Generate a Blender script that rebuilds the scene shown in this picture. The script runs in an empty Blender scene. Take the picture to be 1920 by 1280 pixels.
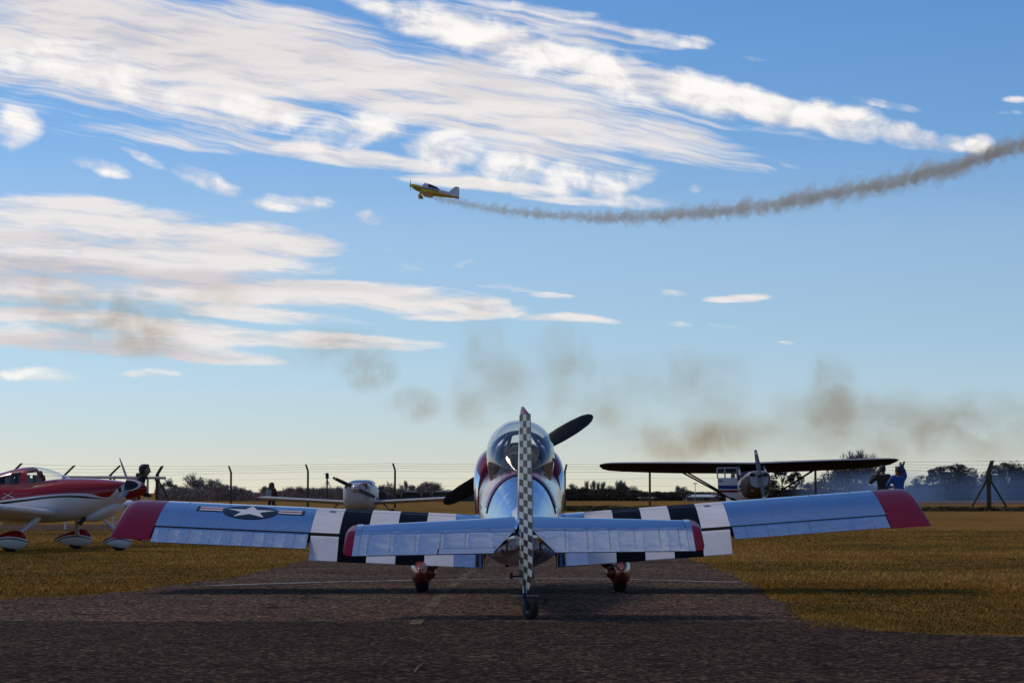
import bpy, bmesh, math, random
import numpy as np
from mathutils import Vector, Matrix
from math import sin, cos, tan, radians, pi, sqrt, atan2

random.seed(7)
rng = np.random.default_rng(11)
SC = bpy.context.scene
COL = SC.collection

# ------------------------------------------------------------------ camera
F = 4570.0                      # focal length in pixels of a 1920 x 1280 frame
CAM_H = 0.896
PITCH = math.atan(284.0 / F)
cam_d = bpy.data.cameras.new('camera')
cam = bpy.data.objects.new('camera', cam_d)
COL.objects.link(cam)
cam_d.sensor_fit = 'HORIZONTAL'
cam_d.sensor_width = 36.0
cam_d.lens = 36.0 * F / 1920.0
cam_d.clip_start = 0.1
cam_d.clip_end = 30000.0
cam.location = (0, 0, CAM_H)
cam.rotation_euler = (pi / 2 + PITCH, 0, 0)
SC.camera = cam


def P(px, py, d):
    """world point seen at picture pixel (1920 wide) when it stands at distance d"""
    t = (640 - py) / F
    yy = cos(PITCH) - t * sin(PITCH)
    return Vector(((px - 960) / F / yy * d, d, CAM_H + d * (sin(PITCH) + t * cos(PITCH)) / yy))


def X(px, d): return (px - 960) / F * d
def Z(py, d): return P(960, py, d).z


# ------------------------------------------------------------------ render / exposure
SC.render.engine = 'CYCLES'
SC.view_settings.view_transform = 'Standard'
SC.view_settings.look = 'None'
SC.view_settings.gamma = 1.0
SC.view_settings.exposure = 0.0
SC.view_settings.use_curve_mapping = False
cy = SC.cycles
cy.use_denoising = True
cy.max_bounces = 8
cy.transparent_max_bounces = 24
cy.volume_bounces = 2
cy.volume_max_steps = 256
cy.sample_clamp_indirect = 4.0

# ------------------------------------------------------------------ sun and sky
SUN_EL, SUN_AZ = radians(52), radians(-62)          # azimuth from +Y, negative = towards -X
sd = bpy.data.lights.new('sun', 'SUN')
sun = bpy.data.objects.new('sun', sd)
COL.objects.link(sun)
sd.energy = 1.1
sd.angle = radians(14)
sd.color = (1.0, 0.85, 0.70)
sdir = Vector((sin(SUN_AZ) * cos(SUN_EL), cos(SUN_AZ) * cos(SUN_EL), sin(SUN_EL)))
sun.rotation_euler = sdir.to_track_quat('Z', 'Y').to_euler()
sun.location = sdir * 50


class NT:
    """tiny helper for node trees"""
    def __init__(s, tree): s.t = tree
    def n(s, typ, **kw):
        nd = s.t.nodes.new(typ)
        for k, v in kw.items(): setattr(nd, k, v)
        return nd
    def link(s, a, b): s.t.links.new(a, b)
    def _in(s, sock, v):
        if v is None: return
        if isinstance(v, bpy.types.NodeSocket): s.link(v, sock)
        else: sock.default_value = v
    def math(s, op, a, b=None, c=None, clamp=False):
        nd = s.n('ShaderNodeMath', operation=op, use_clamp=clamp)
        s._in(nd.inputs[0], a); s._in(nd.inputs[1], b); s._in(nd.inputs[2], c)
        return nd.outputs[0]
    def vmath(s, op, a, b=None, out=0):
        nd = s.n('ShaderNodeVectorMath', operation=op)
        s._in(nd.inputs[0], a); s._in(nd.inputs[1], b)
        return nd.outputs[out]
    def comb(s, x, y, z=0.0):
        nd = s.n('ShaderNodeCombineXYZ')
        s._in(nd.inputs[0], x); s._in(nd.inputs[1], y); s._in(nd.inputs[2], z)
        return nd.outputs[0]
    def sep(s, v):
        nd = s.n('ShaderNodeSeparateXYZ'); s.link(v, nd.inputs[0]); return nd.outputs
    def noise(s, vec, scale=1.0, detail=4.0, rough=0.5, lac=2.0, dist=0.0, dims='3D'):
        nd = s.n('ShaderNodeTexNoise', noise_dimensions=dims)
        if vec is not None: s.link(vec, nd.inputs['Vector'])
        nd.inputs['Scale'].default_value = scale
        nd.inputs['Detail'].default_value = detail
        nd.inputs['Roughness'].default_value = rough
        nd.inputs['Lacunarity'].default_value = lac
        nd.inputs['Distortion'].default_value = dist
        return nd.outputs['Fac']
    def mapr(s, v, a, b, c=0.0, d=1.0, interp='SMOOTHSTEP'):
        nd = s.n('ShaderNodeMapRange', interpolation_type=interp)
        s._in(nd.inputs[0], v)
        for i, q in zip((1, 2, 3, 4), (a, b, c, d)): s._in(nd.inputs[i], q)
        return nd.outputs[0]
    def mix(s, f, a, b, blend='MIX'):
        nd = s.n('ShaderNodeMix', data_type='RGBA', blend_type=blend)
        s._in(nd.inputs[0], f)
        for i, q in ((6, a), (7, b)):
            if isinstance(q, (tuple, list)): q = (*q[:3], 1.0)
            s._in(nd.inputs[i], q)
        return nd.outputs[2]
    def ramp(s, f, stops):
        nd = s.n('ShaderNodeValToRGB')
        cr = nd.color_ramp
        while len(cr.elements) < len(stops): cr.elements.new(0.5)
        for e, (p, c) in zip(cr.elements, stops):
            e.position = p; e.color = (*c[:3], 1.0)
        s._in(nd.inputs[0], f)
        return nd.outputs[0]
    def mapping(s, v, loc, rot, scale, typ='TEXTURE'):
        nd = s.n('ShaderNodeMapping', vector_type=typ)
        s.link(v, nd.inputs[0])
        nd.inputs[1].default_value = loc; nd.inputs[2].default_value = rot; nd.inputs[3].default_value = scale
        return nd.outputs[0]


world = bpy.data.worlds.new('World')
SC.world = world
world.use_nodes = True
world.node_tree.nodes.clear()
W = NT(world.node_tree)
tc = W.n('ShaderNodeTexCoord')
dx, dy, dz = W.sep(tc.outputs['Generated'])
# the photographed sky deepens to blue quickly above the horizon: look up the sky model higher than the true elevation
zup = W.math('MAXIMUM', dz, 0.0)
zmap = W.mapr(zup, 0.0, 0.55, 0.06, 1.25, 'LINEAR')
sky = W.n('ShaderNodeTexSky', sky_type='NISHITA')
sky.sun_disc = False
sky.sun_elevation = SUN_EL
sky.sun_rotation = SUN_AZ
sky.altitude = 30
sky.air_density = 1.0
sky.dust_density = 0.6
sky.ozone_density = 1.6
W.link(W.vmath('NORMALIZE', W.comb(dx, dy, zmap)), sky.inputs[0])
elev = W.math('MINIMUM', zup, 1.0)
SKY_TINT = [(0.0, (.95, .76, .62)), (0.015, (.93, .77, .64)), (0.0425, (.94, .90, .80)), (0.065, (.93, .96, .86)), (0.105, (.96, 1.0, .94)),
            (0.145, (.66, .90, 1.0)), (0.20, (.52, .81, 1.0)), (0.32, (.36, .60, .82)), (0.5, (.24, .40, .60)), (1.0, (.22, .36, .55))]
tint = W.ramp(elev, SKY_TINT)
skyc = W.mix(1.0, sky.outputs[0], tint, 'MULTIPLY')
SKY_STRENGTH = 0.145

# a cirrus-like cloud deck over the rest of the sky (the clouds in view are the cloud sheet built below)
front = W.mapr(dy, 0.05, 0.30)
zd = W.math('MAXIMUM', dz, 0.03)
pl = W.comb(W.math('DIVIDE', dx, zd), W.math('DIVIDE', dy, zd), 0.0)
n_g = W.noise(W.mapping(pl, (1.3, 0.4, 0), (0, 0, radians(24)), (2.6, 1.1, 1)), 1.0, 6, 0.58, dist=0.3, dims='2D')
inframe = W.math('MULTIPLY', W.math('MULTIPLY', W.mapr(dz, 0.25, 0.21), W.mapr(W.math('ABSOLUTE', dx), 0.32, 0.25)), front)
c_gen = W.math('MULTIPLY', W.mapr(n_g, 0.50, 0.70), 0.62)
c_gen = W.math('MULTIPLY', W.math('MULTIPLY', c_gen, W.math('SUBTRACT', 1.0, inframe)), W.math('MULTIPLY', W.mapr(dz, 0.04, 0.14), W.mapr(dz, 0.56, 0.68, 0.08, 1.0)))  # unseen clouds thinned low, kept high, to shape reflections in the metal
CLOUD_HI = (5.95, 5.65, 5.5)
CLOUD_TOP = (6.8, 6.65, 6.45)
CLOUD_LO = (3.7, 3.35, 3.5)
bg = W.n('ShaderNodeBackground')
W.link(W.mix(c_gen, skyc, CLOUD_HI), bg.inputs[0])
bg.inputs[1].default_value = SKY_STRENGTH
wo = W.n('ShaderNodeOutputWorld')
W.link(bg.outputs[0], wo.inputs[0])
world.cycles.sampling_method = 'MANUAL'
world.cycles.sample_map_resolution = 512


# ------------------------------------------------------------------ clouds in view: a far sheet with a coverage map per kind of cloud
def value_noise(u, w, seed):
    g = np.random.default_rng(seed).random((257, 257))
    iu, iw = np.floor(u).astype(int), np.floor(w).astype(int)
    fu, fw = u - iu, w - iw
    fu, fw = fu * fu * (3 - 2 * fu), fw * fw * (3 - 2 * fw)
    iu, iw = iu % 256, iw % 256
    return (g[iu, iw] * (1 - fu) + g[iu + 1, iw] * fu) * (1 - fw) + (g[iu, iw + 1] * (1 - fu) + g[iu + 1, iw + 1] * fu) * fw


def fbm(u, w, seed, oct=4):
    s_, a_, t_ = 0, 0.5, 0
    for k in range(oct):
        s_ = s_ + a_ * value_noise(u * 2 ** k + 17.3 * k, w * 2 ** k + 9.1 * k, seed + k)
        t_ += a_; a_ *= 0.5
    return s_ / t_ - 0.5


# (picture column, row, half length, half width, slope in degrees, weight)
CIRRUS = [(40, 50, 330, 110, 5, .95), (300, 70, 380, 105, 8, 1.0), (560, 100, 400, 90, 10, 1.0), (780, 150, 380, 80, 12, 1.0), (980, 195, 360, 66, 12, .95),
          (1180, 238, 300, 46, 13, .9), (1360, 284, 160, 17, 12, .8), (520, 40, 300, 50, 9, .8), (330, 175, 330, 66, 8, .8), (1100, 175, 330, 34, 13, .6),
          (900, 255, 330, 36, 11, .8), (330, 255, 290, 26, 5, .6), (620, 285, 330, 20, 6, .6), (1040, 36, 220, 30, 12, .6), (60, 195, 160, 22, 6, .4), (200, 20, 300, 60, 4, .9)]
PUFF = [(720, 4, 120, 30, 16, .8), (840, 42, 150, 46, 15, .95), (980, 88, 170, 52, 15, 1), (1140, 132, 170, 52, 15, 1), (1300, 170, 150, 48, 14, 1),
        (1450, 198, 130, 38, 14, 1), (1580, 222, 120, 38, 14, 1), (1700, 250, 100, 30, 14, .95), (1838, 266, 36, 20, 0, .85), (1780, 262, 60, 18, 8, .7), (1660, 190, 110, 12, 12, .5),
        (1230, 62, 130, 17, 8, .8), (1310, 70, 44, 17, 4, .85), (1120, 34, 120, 16, 14, .55), (1000, 12, 120, 16, 10, .5), (1432, 103, 40, 8, 10, .55),
        (90, 112, 170, 50, 8, .8), (240, 150, 130, 44, 12, .85), (330, 176, 90, 36, 10, .8), (470, 212, 110, 42, 10, .85),
        (630, 250, 110, 40, -12, .85), (700, 232, 66, 36, 0, .9), (830, 282, 92, 48, 0, .95), (950, 312, 90, 50, -8, .9), (1066, 330, 62, 42, 0, .9),
        (1135, 342, 56, 34, 0, .85), (1198, 328, 50, 30, -25, .75), (1180, 376, 90, 17, 5, .8), (14, 238, 62, 50, 0, .9),
        (178, 312, 66, 18, 14, .8), (372, 328, 84, 22, 20, .85), (540, 378, 92, 20, 2, .8), (694, 408, 40, 17, 8, .8), (265, 292, 64, 12, 22, .5),
        (752, 500, 44, 15, 0, .6), (868, 492, 44, 9, -14, .6), (1262, 548, 40, 9, 4, .75), (1302, 354, 18, 11, 0, .55), (1906, 182, 30, 9, 0, .85),
        (1900, 208, 40, 8, 0, .6), (716, 467, 38, 6, 8, .5), (1272, 607, 32, 7, 4, .7), (1210, 604, 20, 6, -6, .6), (1285, 645, 34, 5, 4, .55),
        (1352, 613, 32, 5, 8, .5), (1470, 645, 34, 4, 3, .45), (80, 702, 120, 16, 0, .8), (275, 698, 72, 10, 0, .7)]
LENT = [(120, 70, 330, 95, 6, .72), (420, 105, 330, 80, 9, .78), (700, 160, 300, 62, 11, .75), (960, 215, 280, 44, 12, .7), (900, 60, 260, 46, 15, .6), (1150, 135, 260, 46, 14, .6), (1400, 195, 260, 40, 13, .55), (1050, 40, 240, 34, 13, .5),
        (660, 292, 230, 20, 8, .8), (900, 345, 190, 14, 5, .85), (1060, 372, 120, 10, 5, .7), (90, 400, 210, 44, 2, .9), (250, 422, 220, 44, 4, .95), (420, 440, 200, 38, 5, 1.0),
        (560, 458, 110, 28, 3, 1.0), (250, 490, 420, 50, 3, .95), (60, 470, 200, 60, 2, .95), (120, 540, 320, 36, 2, .85), (430, 545, 330, 34, 4, .95),
        (690, 553, 300, 30, 5, 1.0), (880, 572, 120, 24, 5, .95), (1062, 598, 110, 10, 2, .95), (830, 592, 110, 9, 2, .85), (500, 590, 200, 16, 4, .8),
        (120, 600, 260, 20, 3, .9), (350, 622, 280, 22, 4, .95), (620, 636, 210, 17, 3, .9), (150, 640, 300, 32, 3, .85), (400, 668, 170, 16, 4, .85),
        (1383, 560, 72, 9, -3, .95), (1030, 553, 50, 6, 4, .55), (940, 538, 64, 7, 4, .5)]
SHADE = [(60, 508, 260, 30, 2, 1.0), (330, 520, 220, 20, 3, .8), (80, 575, 220, 20, 2, .6), (180, 655, 280, 26, 3, .9), (560, 532, 200, 12, 4, .5), (120, 448, 260, 16, 3, .45),
         (420, 466, 200, 12, 5, .35), (150, 165, 160, 24, 8, .3), (300, 50, 420, 70, 8, .3)]


def build_clouds():
    R = 9000.0
    pxs = np.arange(-160, 2081, 4.0); pys = np.arange(-120, 741, 4.0)
    gx, gy = np.meshgrid(pxs, pys)
    u, w = gx - 960, 924 - gy
    wu = fbm(u / 110, w / 70, 3) * 60; ww = fbm(u / 110, w / 70, 40) * 34

    def acc(lst, k):
        A = np.zeros_like(u)
        uu, vv = u + wu * k, w + ww * k
        for (px, py, a, b, ang, wgt) in lst:
            c, sn = cos(radians(-ang)), sin(radians(-ang))
            p = ((uu - (px - 960)) * c + (vv - (924 - py)) * sn) / a
            q = (-(uu - (px - 960)) * sn + (vv - (924 - py)) * c) / b
            t = np.clip(1 - (p * p + q * q) / 1.6, 0, 1)
            A = np.maximum(A, t * t * (3 - 2 * t) * wgt)
        return A
    maps = {'cirrus': acc(CIRRUS, 0.8), 'puff': acc(PUFF, 0.55), 'veil': acc(LENT, 0.45), 'dusk': acc(SHADE, 0.6)}
    d = np.stack([u / F, np.ones_like(u), w / F], -1)
    d /= np.linalg.norm(d, axis=-1, keepdims=True)
    v = (d * R).reshape(-1, 3)
    nr, nc = u.shape
    i = np.arange(nr * nc).reshape(nr, nc)
    f = np.stack([i[:-1, :-1], i[1:, :-1], i[1:, 1:], i[:-1, 1:]], -1).reshape(-1, 4)
    me = bpy.data.meshes.new('clouds')
    me.vertices.add(len(v)); me.vertices.foreach_set('co', v.ravel())
    me.loops.add(f.size); me.loops.foreach_set('vertex_index', f.ravel().astype(np.int32))
    me.polygons.add(len(f)); me.polygons.foreach_set('loop_start', np.arange(0, f.size, 4, dtype=np.int32))
    me.update(calc_edges=True)
    for k, m in maps.items():
        at = me.attributes.new(k, 'FLOAT', 'POINT'); at.data.foreach_set('value', m.ravel().astype(np.float32))
    mt = bpy.data.materials.new('cloud'); mt.use_nodes = True
    mt.node_tree.nodes.clear()
    M_ = NT(mt.node_tree)
    geo = M_.n('ShaderNodeNewGeometry')
    x_, y_, z_ = M_.sep(geo.outputs['Position'])
    cuv = M_.comb(M_.math('MULTIPLY', M_.math('DIVIDE', x_, y_), F), M_.math('MULTIPLY', M_.math('DIVIDE', z_, y_), F), 0.0)
    wn = M_.n('ShaderNodeTexNoise', noise_dimensions='2D')
    M_.link(cuv, wn.inputs['Vector']); wn.inputs['Scale'].default_value = 1 / 150.0; wn.inputs['Detail'].default_value = 2.0
    cw_ = M_.vmath('ADD', cuv, M_.vmath('MULTIPLY', M_.vmath('SUBTRACT', wn.outputs['Color'], (0.5, 0.5, 0.5)), (60.0, 22.0, 0.0)))

    def attr(nm): return M_.n('ShaderNodeAttribute', attribute_name=nm).outputs['Fac']
    n_c = M_.noise(M_.mapping(cw_, (0, 0, 0), (0, 0, radians(-12)), (520, 17, 1)), 1.0, 7, 0.64, dims='2D')
    n_c2 = M_.noise(M_.mapping(cw_, (40, 90, 0), (0, 0, radians(-10)), (240, 70, 1)), 1.0, 3, 0.5, dims='2D')
    n_p = M_.noise(M_.mapping(cuv, (0, 0, 0), (0, 0, radians(-12)), (96, 66, 1)), 1.0, 8, 0.56, dist=0.25, dims='2D')
    n_l = M_.noise(M_.mapping(cw_, (0, 0, 0), (0, 0, radians(-4)), (230, 30, 1)), 1.0, 8, 0.60, dims='2D')

    def cover(A, n, amp, off, hi):
        g = M_.math('MULTIPLY', A, 3.0, clamp=True)
        k = M_.math('MULTIPLY', M_.math('MULTIPLY', M_.math('SUBTRACT', n, 0.5), amp), g)
        return M_.mapr(M_.math('ADD', M_.math('MULTIPLY_ADD', A, 1.5, off), k), 0.0, hi)
    nn_c = M_.math('MULTIPLY_ADD', n_c2, 0.35, M_.math('MULTIPLY', n_c, 0.65))
    c1 = M_.math('MULTIPLY', cover(attr('cirrus'), nn_c, 4.6, -0.24, 1.5), 0.92)
    n_pp = M_.math('MULTIPLY_ADD', n_p, 0.72, M_.math('MULTIPLY', n_c, 0.28))
    c2 = cover(attr('puff'), n_pp, 3.3, -0.42, 1.35)
    c3 = M_.math('MULTIPLY', cover(attr('veil'), n_l, 2.6, -0.34, 1.15), 0.93)
    inv = [M_.math('SUBTRACT', 1.0, c) for c in (c1, c2, c3)]
    alpha = M_.math('SUBTRACT', 1.0, M_.math('MULTIPLY', M_.math('MULTIPLY', inv[0], inv[1]), inv[2]))
    sh = M_.math('MULTIPLY_ADD', attr('dusk'), 0.7, M_.mapr(n_l, 0.56, 0.36, 0.0, 0.28))
    hi_ = tuple(c * SKY_STRENGTH for c in CLOUD_HI); lo_ = tuple(c * SKY_STRENGTH for c in CLOUD_LO)
    em = M_.n('ShaderNodeEmission')
    top_ = tuple(c * SKY_STRENGTH for c in CLOUD_TOP)
    puffy = M_.math('MULTIPLY', M_.math('MULTIPLY', c2, M_.mapr(n_p, 0.35, 0.60)), M_.math('SUBTRACT', 1.0, M_.math('MULTIPLY', sh, 1.0, clamp=True)))
    M_.link(M_.mix(puffy, M_.mix(sh, hi_, lo_), top_), em.inputs[0])
    tr = M_.n('ShaderNodeBsdfTransparent')
    ms = M_.n('ShaderNodeMixShader')
    M_.link(alpha, ms.inputs[0]); M_.link(tr.outputs[0], ms.inputs[1]); M_.link(em.outputs[0], ms.inputs[2])
    o_ = M_.n('ShaderNodeOutputMaterial'); M_.link(ms.outputs[0], o_.inputs[0])
    mt.cycles.emission_sampling = 'NONE'
    me.materials.append(mt)
    ob = bpy.data.objects.new('clouds', me)
    COL.objects.link(ob)
    ob['kind'] = 'stuff'; ob['label'] = 'streaky white cirrus and small puffy clouds in the blue sky'; ob['category'] = 'clouds'


build_clouds()


# ------------------------------------------------------------------ materials
def new_mat(name):
    m = bpy.data.materials.new(name); m.use_nodes = True
    nt = NT(m.node_tree)
    return m, nt, m.node_tree.nodes['Principled BSDF']


def pm(name, base, rough=0.5, metal=0.0, var=0.0, vscale=6.0, bump=0.0, bscale=40.0, coat=0.0, rvar=0.0, spec=None):
    m, nt, b = new_mat(name)
    b.inputs['Base Color'].default_value = (*base, 1)
    b.inputs['Roughness'].default_value = rough
    b.inputs['Metallic'].default_value = metal
    if spec is not None: b.inputs['Specular IOR Level'].default_value = spec
    if coat:
        b.inputs['Coat Weight'].default_value = coat; b.inputs['Coat Roughness'].default_value = 0.08
    if var or bump or rvar:
        tcn = nt.n('ShaderNodeTexCoord').outputs['Object']
        if var:
            n = nt.noise(tcn, vscale, 5, 0.6)
            f = nt.mapr(n, 0.3, 0.7, 1 - var, 1 + var, 'LINEAR')
            nt.link(nt.mix(1.0, base, nt.comb(f, f, f), 'MULTIPLY'), b.inputs['Base Color'])
        if rvar:
            n = nt.noise(tcn, vscale * 1.7, 4, 0.6)
            nt.link(nt.mapr(n, 0.3, 0.7, max(0.02, rough - rvar), rough + rvar, 'LINEAR'), b.inputs['Roughness'])
        if bump:
            bn = nt.n('ShaderNodeBump'); bn.inputs['Strength'].default_value = 1.0; bn.inputs['Distance'].default_value = bump
            nt.link(nt.noise(tcn, bscale, 4, 0.55), bn.inputs['Height'])
            nt.link(bn.outputs[0], b.inputs['Normal'])
    return m


def alu_mat(name, rib=0.0, amp=0.0015, rough=0.13, base=(0.70, 0.74, 0.80)):
    """polished sheet aluminium: faint oil-canning, and pillowing between ribs spaced 'rib' metres along x"""
    m, nt, b = new_mat(name)
    b.inputs['Metallic'].default_value = 1.0
    b.inputs['Specular Tint'].default_value = (0.62, 0.68, 0.78, 1)
    tcn = nt.n('ShaderNodeTexCoord').outputs['Object']
    n1 = nt.noise(tcn, 2.3, 3, 0.5)
    f = nt.mapr(nt.noise(tcn, 14, 5, 0.6), 0.3, 0.7, 0.92, 1.04, 'LINEAR')
    nt.link(nt.mix(1.0, base, nt.comb(f, f, f), 'MULTIPLY'), b.inputs['Base Color'])
    nt.link(nt.mapr(nt.noise(tcn, 9, 5, 0.65), 0.3, 0.75, rough * 0.7, rough * 1.5, 'LINEAR'), b.inputs['Roughness'])
    h = nt.math('MULTIPLY', n1, amp * 6)
    if rib:
        x_, y_, z_ = nt.sep(tcn)
        wob = nt.math('MULTIPLY_ADD', nt.noise(tcn, 11, 3, 0.6), 0.06, x_)
        sn = nt.math('ABSOLUTE', nt.math('SINE', nt.math('MULTIPLY', wob, pi / rib)))
        h = nt.math('ADD', h, nt.math('MULTIPLY', nt.math('POWER', sn, 0.6), amp * 1.6))
        h = nt.math('ADD', h, nt.math('MULTIPLY', nt.noise(tcn, 5, 1.5, 0.45), amp * 2.6))
    bn = nt.n('ShaderNodeBump'); bn.inputs['Distance'].default_value = 1.0; bn.inputs['Strength'].default_value = 1.0
    nt.link(h, bn.inputs['Height']); nt.link(bn.outputs[0], b.inputs['Normal'])
    return m


def glass_mat(name, tint=(0.93, 0.95, 0.96), ior=1.5, rough=0.02):
    m = bpy.data.materials.new(name); m.use_nodes = True
    m.node_tree.nodes.clear(); nt = NT(m.node_tree)
    fr = nt.n('ShaderNodeFresnel')
    bf = nt.n('ShaderNodeNewGeometry').outputs['Backfacing']
    nt.link(nt.mapr(bf, 0.0, 1.0, ior, 1.0 / ior, 'LINEAR'), fr.inputs[0])
    tr = nt.n('ShaderNodeBsdfTransparent'); tr.inputs[0].default_value = (*tint, 1)
    gl = nt.n('ShaderNodeBsdfGlossy'); gl.inputs['Roughness'].default_value = rough
    ms = nt.n('ShaderNodeMixShader')
    nt.link(nt.math('MULTIPLY', fr.outputs[0], 1.0, clamp=True), ms.inputs[0]); nt.link(tr.outputs[0], ms.inputs[1]); nt.link(gl.outputs[0], ms.inputs[2])
    o = nt.n('ShaderNodeOutputMaterial'); nt.link(ms.outputs[0], o.inputs[0])
    return m


M = {}
M['alu'] = alu_mat('polished_aluminium')
M['alu_wing'] = alu_mat('polished_wing_skin', 0.0, 0.0004, 0.12)
M['alu_rib'] = alu_mat('polished_rib_skin', 0.19, 0.0022, 0.10)
M['alu_tail'] = alu_mat('polished_tail_skin', 0.18, 0.0017, 0.09)
M['white'] = pm('white_gloss_paint', (0.74, 0.72, 0.74), 0.32, 0, 0.04, 5, 0, 3, 0.0, spec=0.25)
M['stripe_white'] = pm('white_stripe_paint', (0.73, 0.72, 0.74), 0.5, 0, 0.09, 3, spec=0.08)
M['stripe_black'] = pm('black_stripe_paint', (0.004, 0.006, 0.011), 0.5, 0, 0.2, 8, spec=0.015)
M['crimson'] = pm('crimson_paint', (0.150, 0.0025, 0.022), 0.25, 0, 0.05, 4, 0.0010, 2.5, 0.0, spec=0.03)
M['crimson_gloss'] = pm('crimson_gloss_paint', (0.24, 0.006, 0.034), 0.16, 0, 0.05, 4, 0.0006, 2.5, 0.15, spec=0.25)
M['red'] = pm('red_gloss_paint', (0.36, 0.006, 0.012), 0.2, 0, 0.05, 4, 0, 3, 0.5)
M['pant_red'] = pm('wheel_pant_red', (0.22, 0.03, 0.02), 0.28, 0, 0.12, 9, 0, 3, 0.3)
M['black'] = pm('matt_black', (0.012, 0.012, 0.013), 0.55, 0, 0.3, 12)
M['rubber'] = pm('tyre_rubber', (0.014, 0.013, 0.013), 0.85, 0, 0.3, 30, 0.003, 60)
M['dark_metal'] = pm('dark_metal', (0.05, 0.05, 0.055), 0.4, 0.8, 0.2, 20)
M['steel'] = pm('steel', (0.32, 0.32, 0.34), 0.35, 1.0, 0.1, 20)
M['interior'] = pm('cockpit_interior', (0.10, 0.11, 0.13), 0.8, 0, 0.25, 10)
M['leather'] = pm('seat_leather', (0.22, 0.17, 0.14), 0.6, 0, 0.2, 12)
M['glass'] = glass_mat('canopy_perspex')
M['navy'] = pm('insignia_navy', (0.012, 0.018, 0.04), 0.3, 0, 0.1, 8, spec=0.04)
M['ins_white'] = pm('insignia_white', (0.72, 0.72, 0.76), 0.35, 0, 0.05, 8, spec=0.04)
M['ins_red'] = pm('insignia_red', (0.35, 0.02, 0.03), 0.35, 0, 0.05, 8, spec=0.04)
M['check_light'] = pm('checker_light', (0.46, 0.49, 0.47), 0.4, 0, 0.15, 14, spec=0.08)
M['check_dark'] = pm('checker_dark', (0.016, 0.013, 0.014), 0.4, 0, 0.3, 14, spec=0.08)
M['prop_black'] = pm('propeller_black', (0.010, 0.009, 0.009), 0.5, 0, 0.3, 10)


# ------------------------------------------------------------------ mesh helpers
class MB:
    def __init__(s): s.v = []; s.f = []; s.m = []
    def vert(s, p): s.v.append(tuple(p)); return len(s.v) - 1
    def face(s, idx, m=0): s.f.append(tuple(idx)); s.m.append(m)
    def grid(s, rows, m=0, closed=False, flip=False, mf=None):
        """rows: list of equal-length point lists"""
        ids = [[s.vert(p) for p in r] for r in rows]
        n = len(ids[0])
        for i in range(len(ids) - 1):
            for j in range(n if closed else n - 1):
                k = (j + 1) % n
                q = (ids[i][j], ids[i][k], ids[i + 1][k], ids[i + 1][j])
                s.face(q[::-1] if flip else q, mf(i, j) if mf else m)
        return ids
    def cap(s, ids, m=0, flip=False):
        s.face(ids[::-1] if flip else ids, m)
    def loft(s, rings, m=0, cap0=True, cap1=True, mf=None):
        ids = s.grid(rings, m, True, False, mf)
        if cap0: s.cap(ids[0], m, True)
        if cap1: s.cap(ids[-1], m)
        return ids
    def box(s, c, size, m=0, rot=None):
        h = [q / 2 for q in size]
        p = [Vector((sx * h[0], sy * h[1], sz * h[2])) for sz in (-1, 1) for sy in (-1, 1) for sx in (-1, 1)]
        if rot is not None: p = [rot @ q for q in p]
        i = [s.vert(Vector(c) + q) for q in p]
        for q in ((0, 2, 3, 1), (4, 5, 7, 6), (0, 1, 5, 4), (2, 6, 7, 3), (0, 4, 6, 2), (1, 3, 7, 5)):
            s.face([i[k] for k in q], m)
    def tube(s, pts, rad, n=8, m=0, caps=True, flat=None):
        """swept tube through pts; rad is one radius or one per point; flat = (axis, factor) squashes it"""
        pts = [Vector(p) for p in pts]
        if not isinstance(rad, (list, tuple)): rad = [rad] * len(pts)
        rings = []
        up = None
        for i, p in enumerate(pts):
            t = (pts[min(i + 1, len(pts) - 1)] - pts[max(i - 1, 0)]).normalized()
            if up is None:
                up = Vector((0, 0, 1)) if abs(t.z) < 0.9 else Vector((0, 1, 0))
            a = t.cross(up).normalized(); b = a.cross(t).normalized(); up = b
            r = rad[i]
            rings.append([p + a * (cos(2 * pi * k / n) * r) + b * (sin(2 * pi * k / n) * r * (flat or 1)) for k in range(n)])
        ids = s.grid(rings, m, True, True)
        if caps:
            s.cap(ids[0], m); s.cap(ids[-1], m, True)
    def lathe(s, prof, origin, axis, n=20, m=0, caps=True, ref=None):
        """prof: list of (along, radius)"""
        ax = Vector(axis).normalized()
        r0 = Vector(ref) if ref else (Vector((0, 0, 1)) if abs(ax.z) < 0.9 else Vector((1, 0, 0)))
        a = ax.cross(r0).normalized(); b = ax.cross(a)
        rings = [[Vector(origin) + ax * h + a * (cos(2 * pi * k / n) * r) + b * (sin(2 * pi * k / n) * r) for k in range(n)] for h, r in prof]
        ids = s.grid(rings, m, True)
        if caps:
            s.cap(ids[0], m, True); s.cap(ids[-1], m)
    def build(s, name, mats, parent=None, smooth=40, off=None):
        me = bpy.data.meshes.new(name)
        o = Vector(off) if off is not None else None
        vv = [tuple(Vector(p) - o) for p in s.v] if o is not None else s.v
        me.from_pydata(vv, [], s.f)
        if not isinstance(mats, (list, tuple)): mats = [mats]
        for q in mats: me.materials.append(q)
        me.polygons.foreach_set('material_index', s.m)
        bm = bmesh.new(); bm.from_mesh(me)
        bmesh.ops.remove_doubles(bm, verts=bm.verts, dist=1e-5)
        bmesh.ops.recalc_face_normals(bm, faces=bm.faces)
        bm.to_mesh(me); bm.free()
        if smooth:
            me.polygons.foreach_set('use_smooth', [True] * len(me.polygons))
            me.set_sharp_from_angle(angle=radians(smooth))
        me.update()
        ob = bpy.data.objects.new(name, me)
        COL.objects.link(ob)
        if parent is not None: ob.parent = parent
        return ob


def empty(name, loc, rot=(0, 0, 0)):
    e = bpy.data.objects.new(name, None)
    COL.objects.link(e)
    e.location = loc; e.rotation_euler = rot; e.empty_display_size = 0.2
    return e


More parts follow.
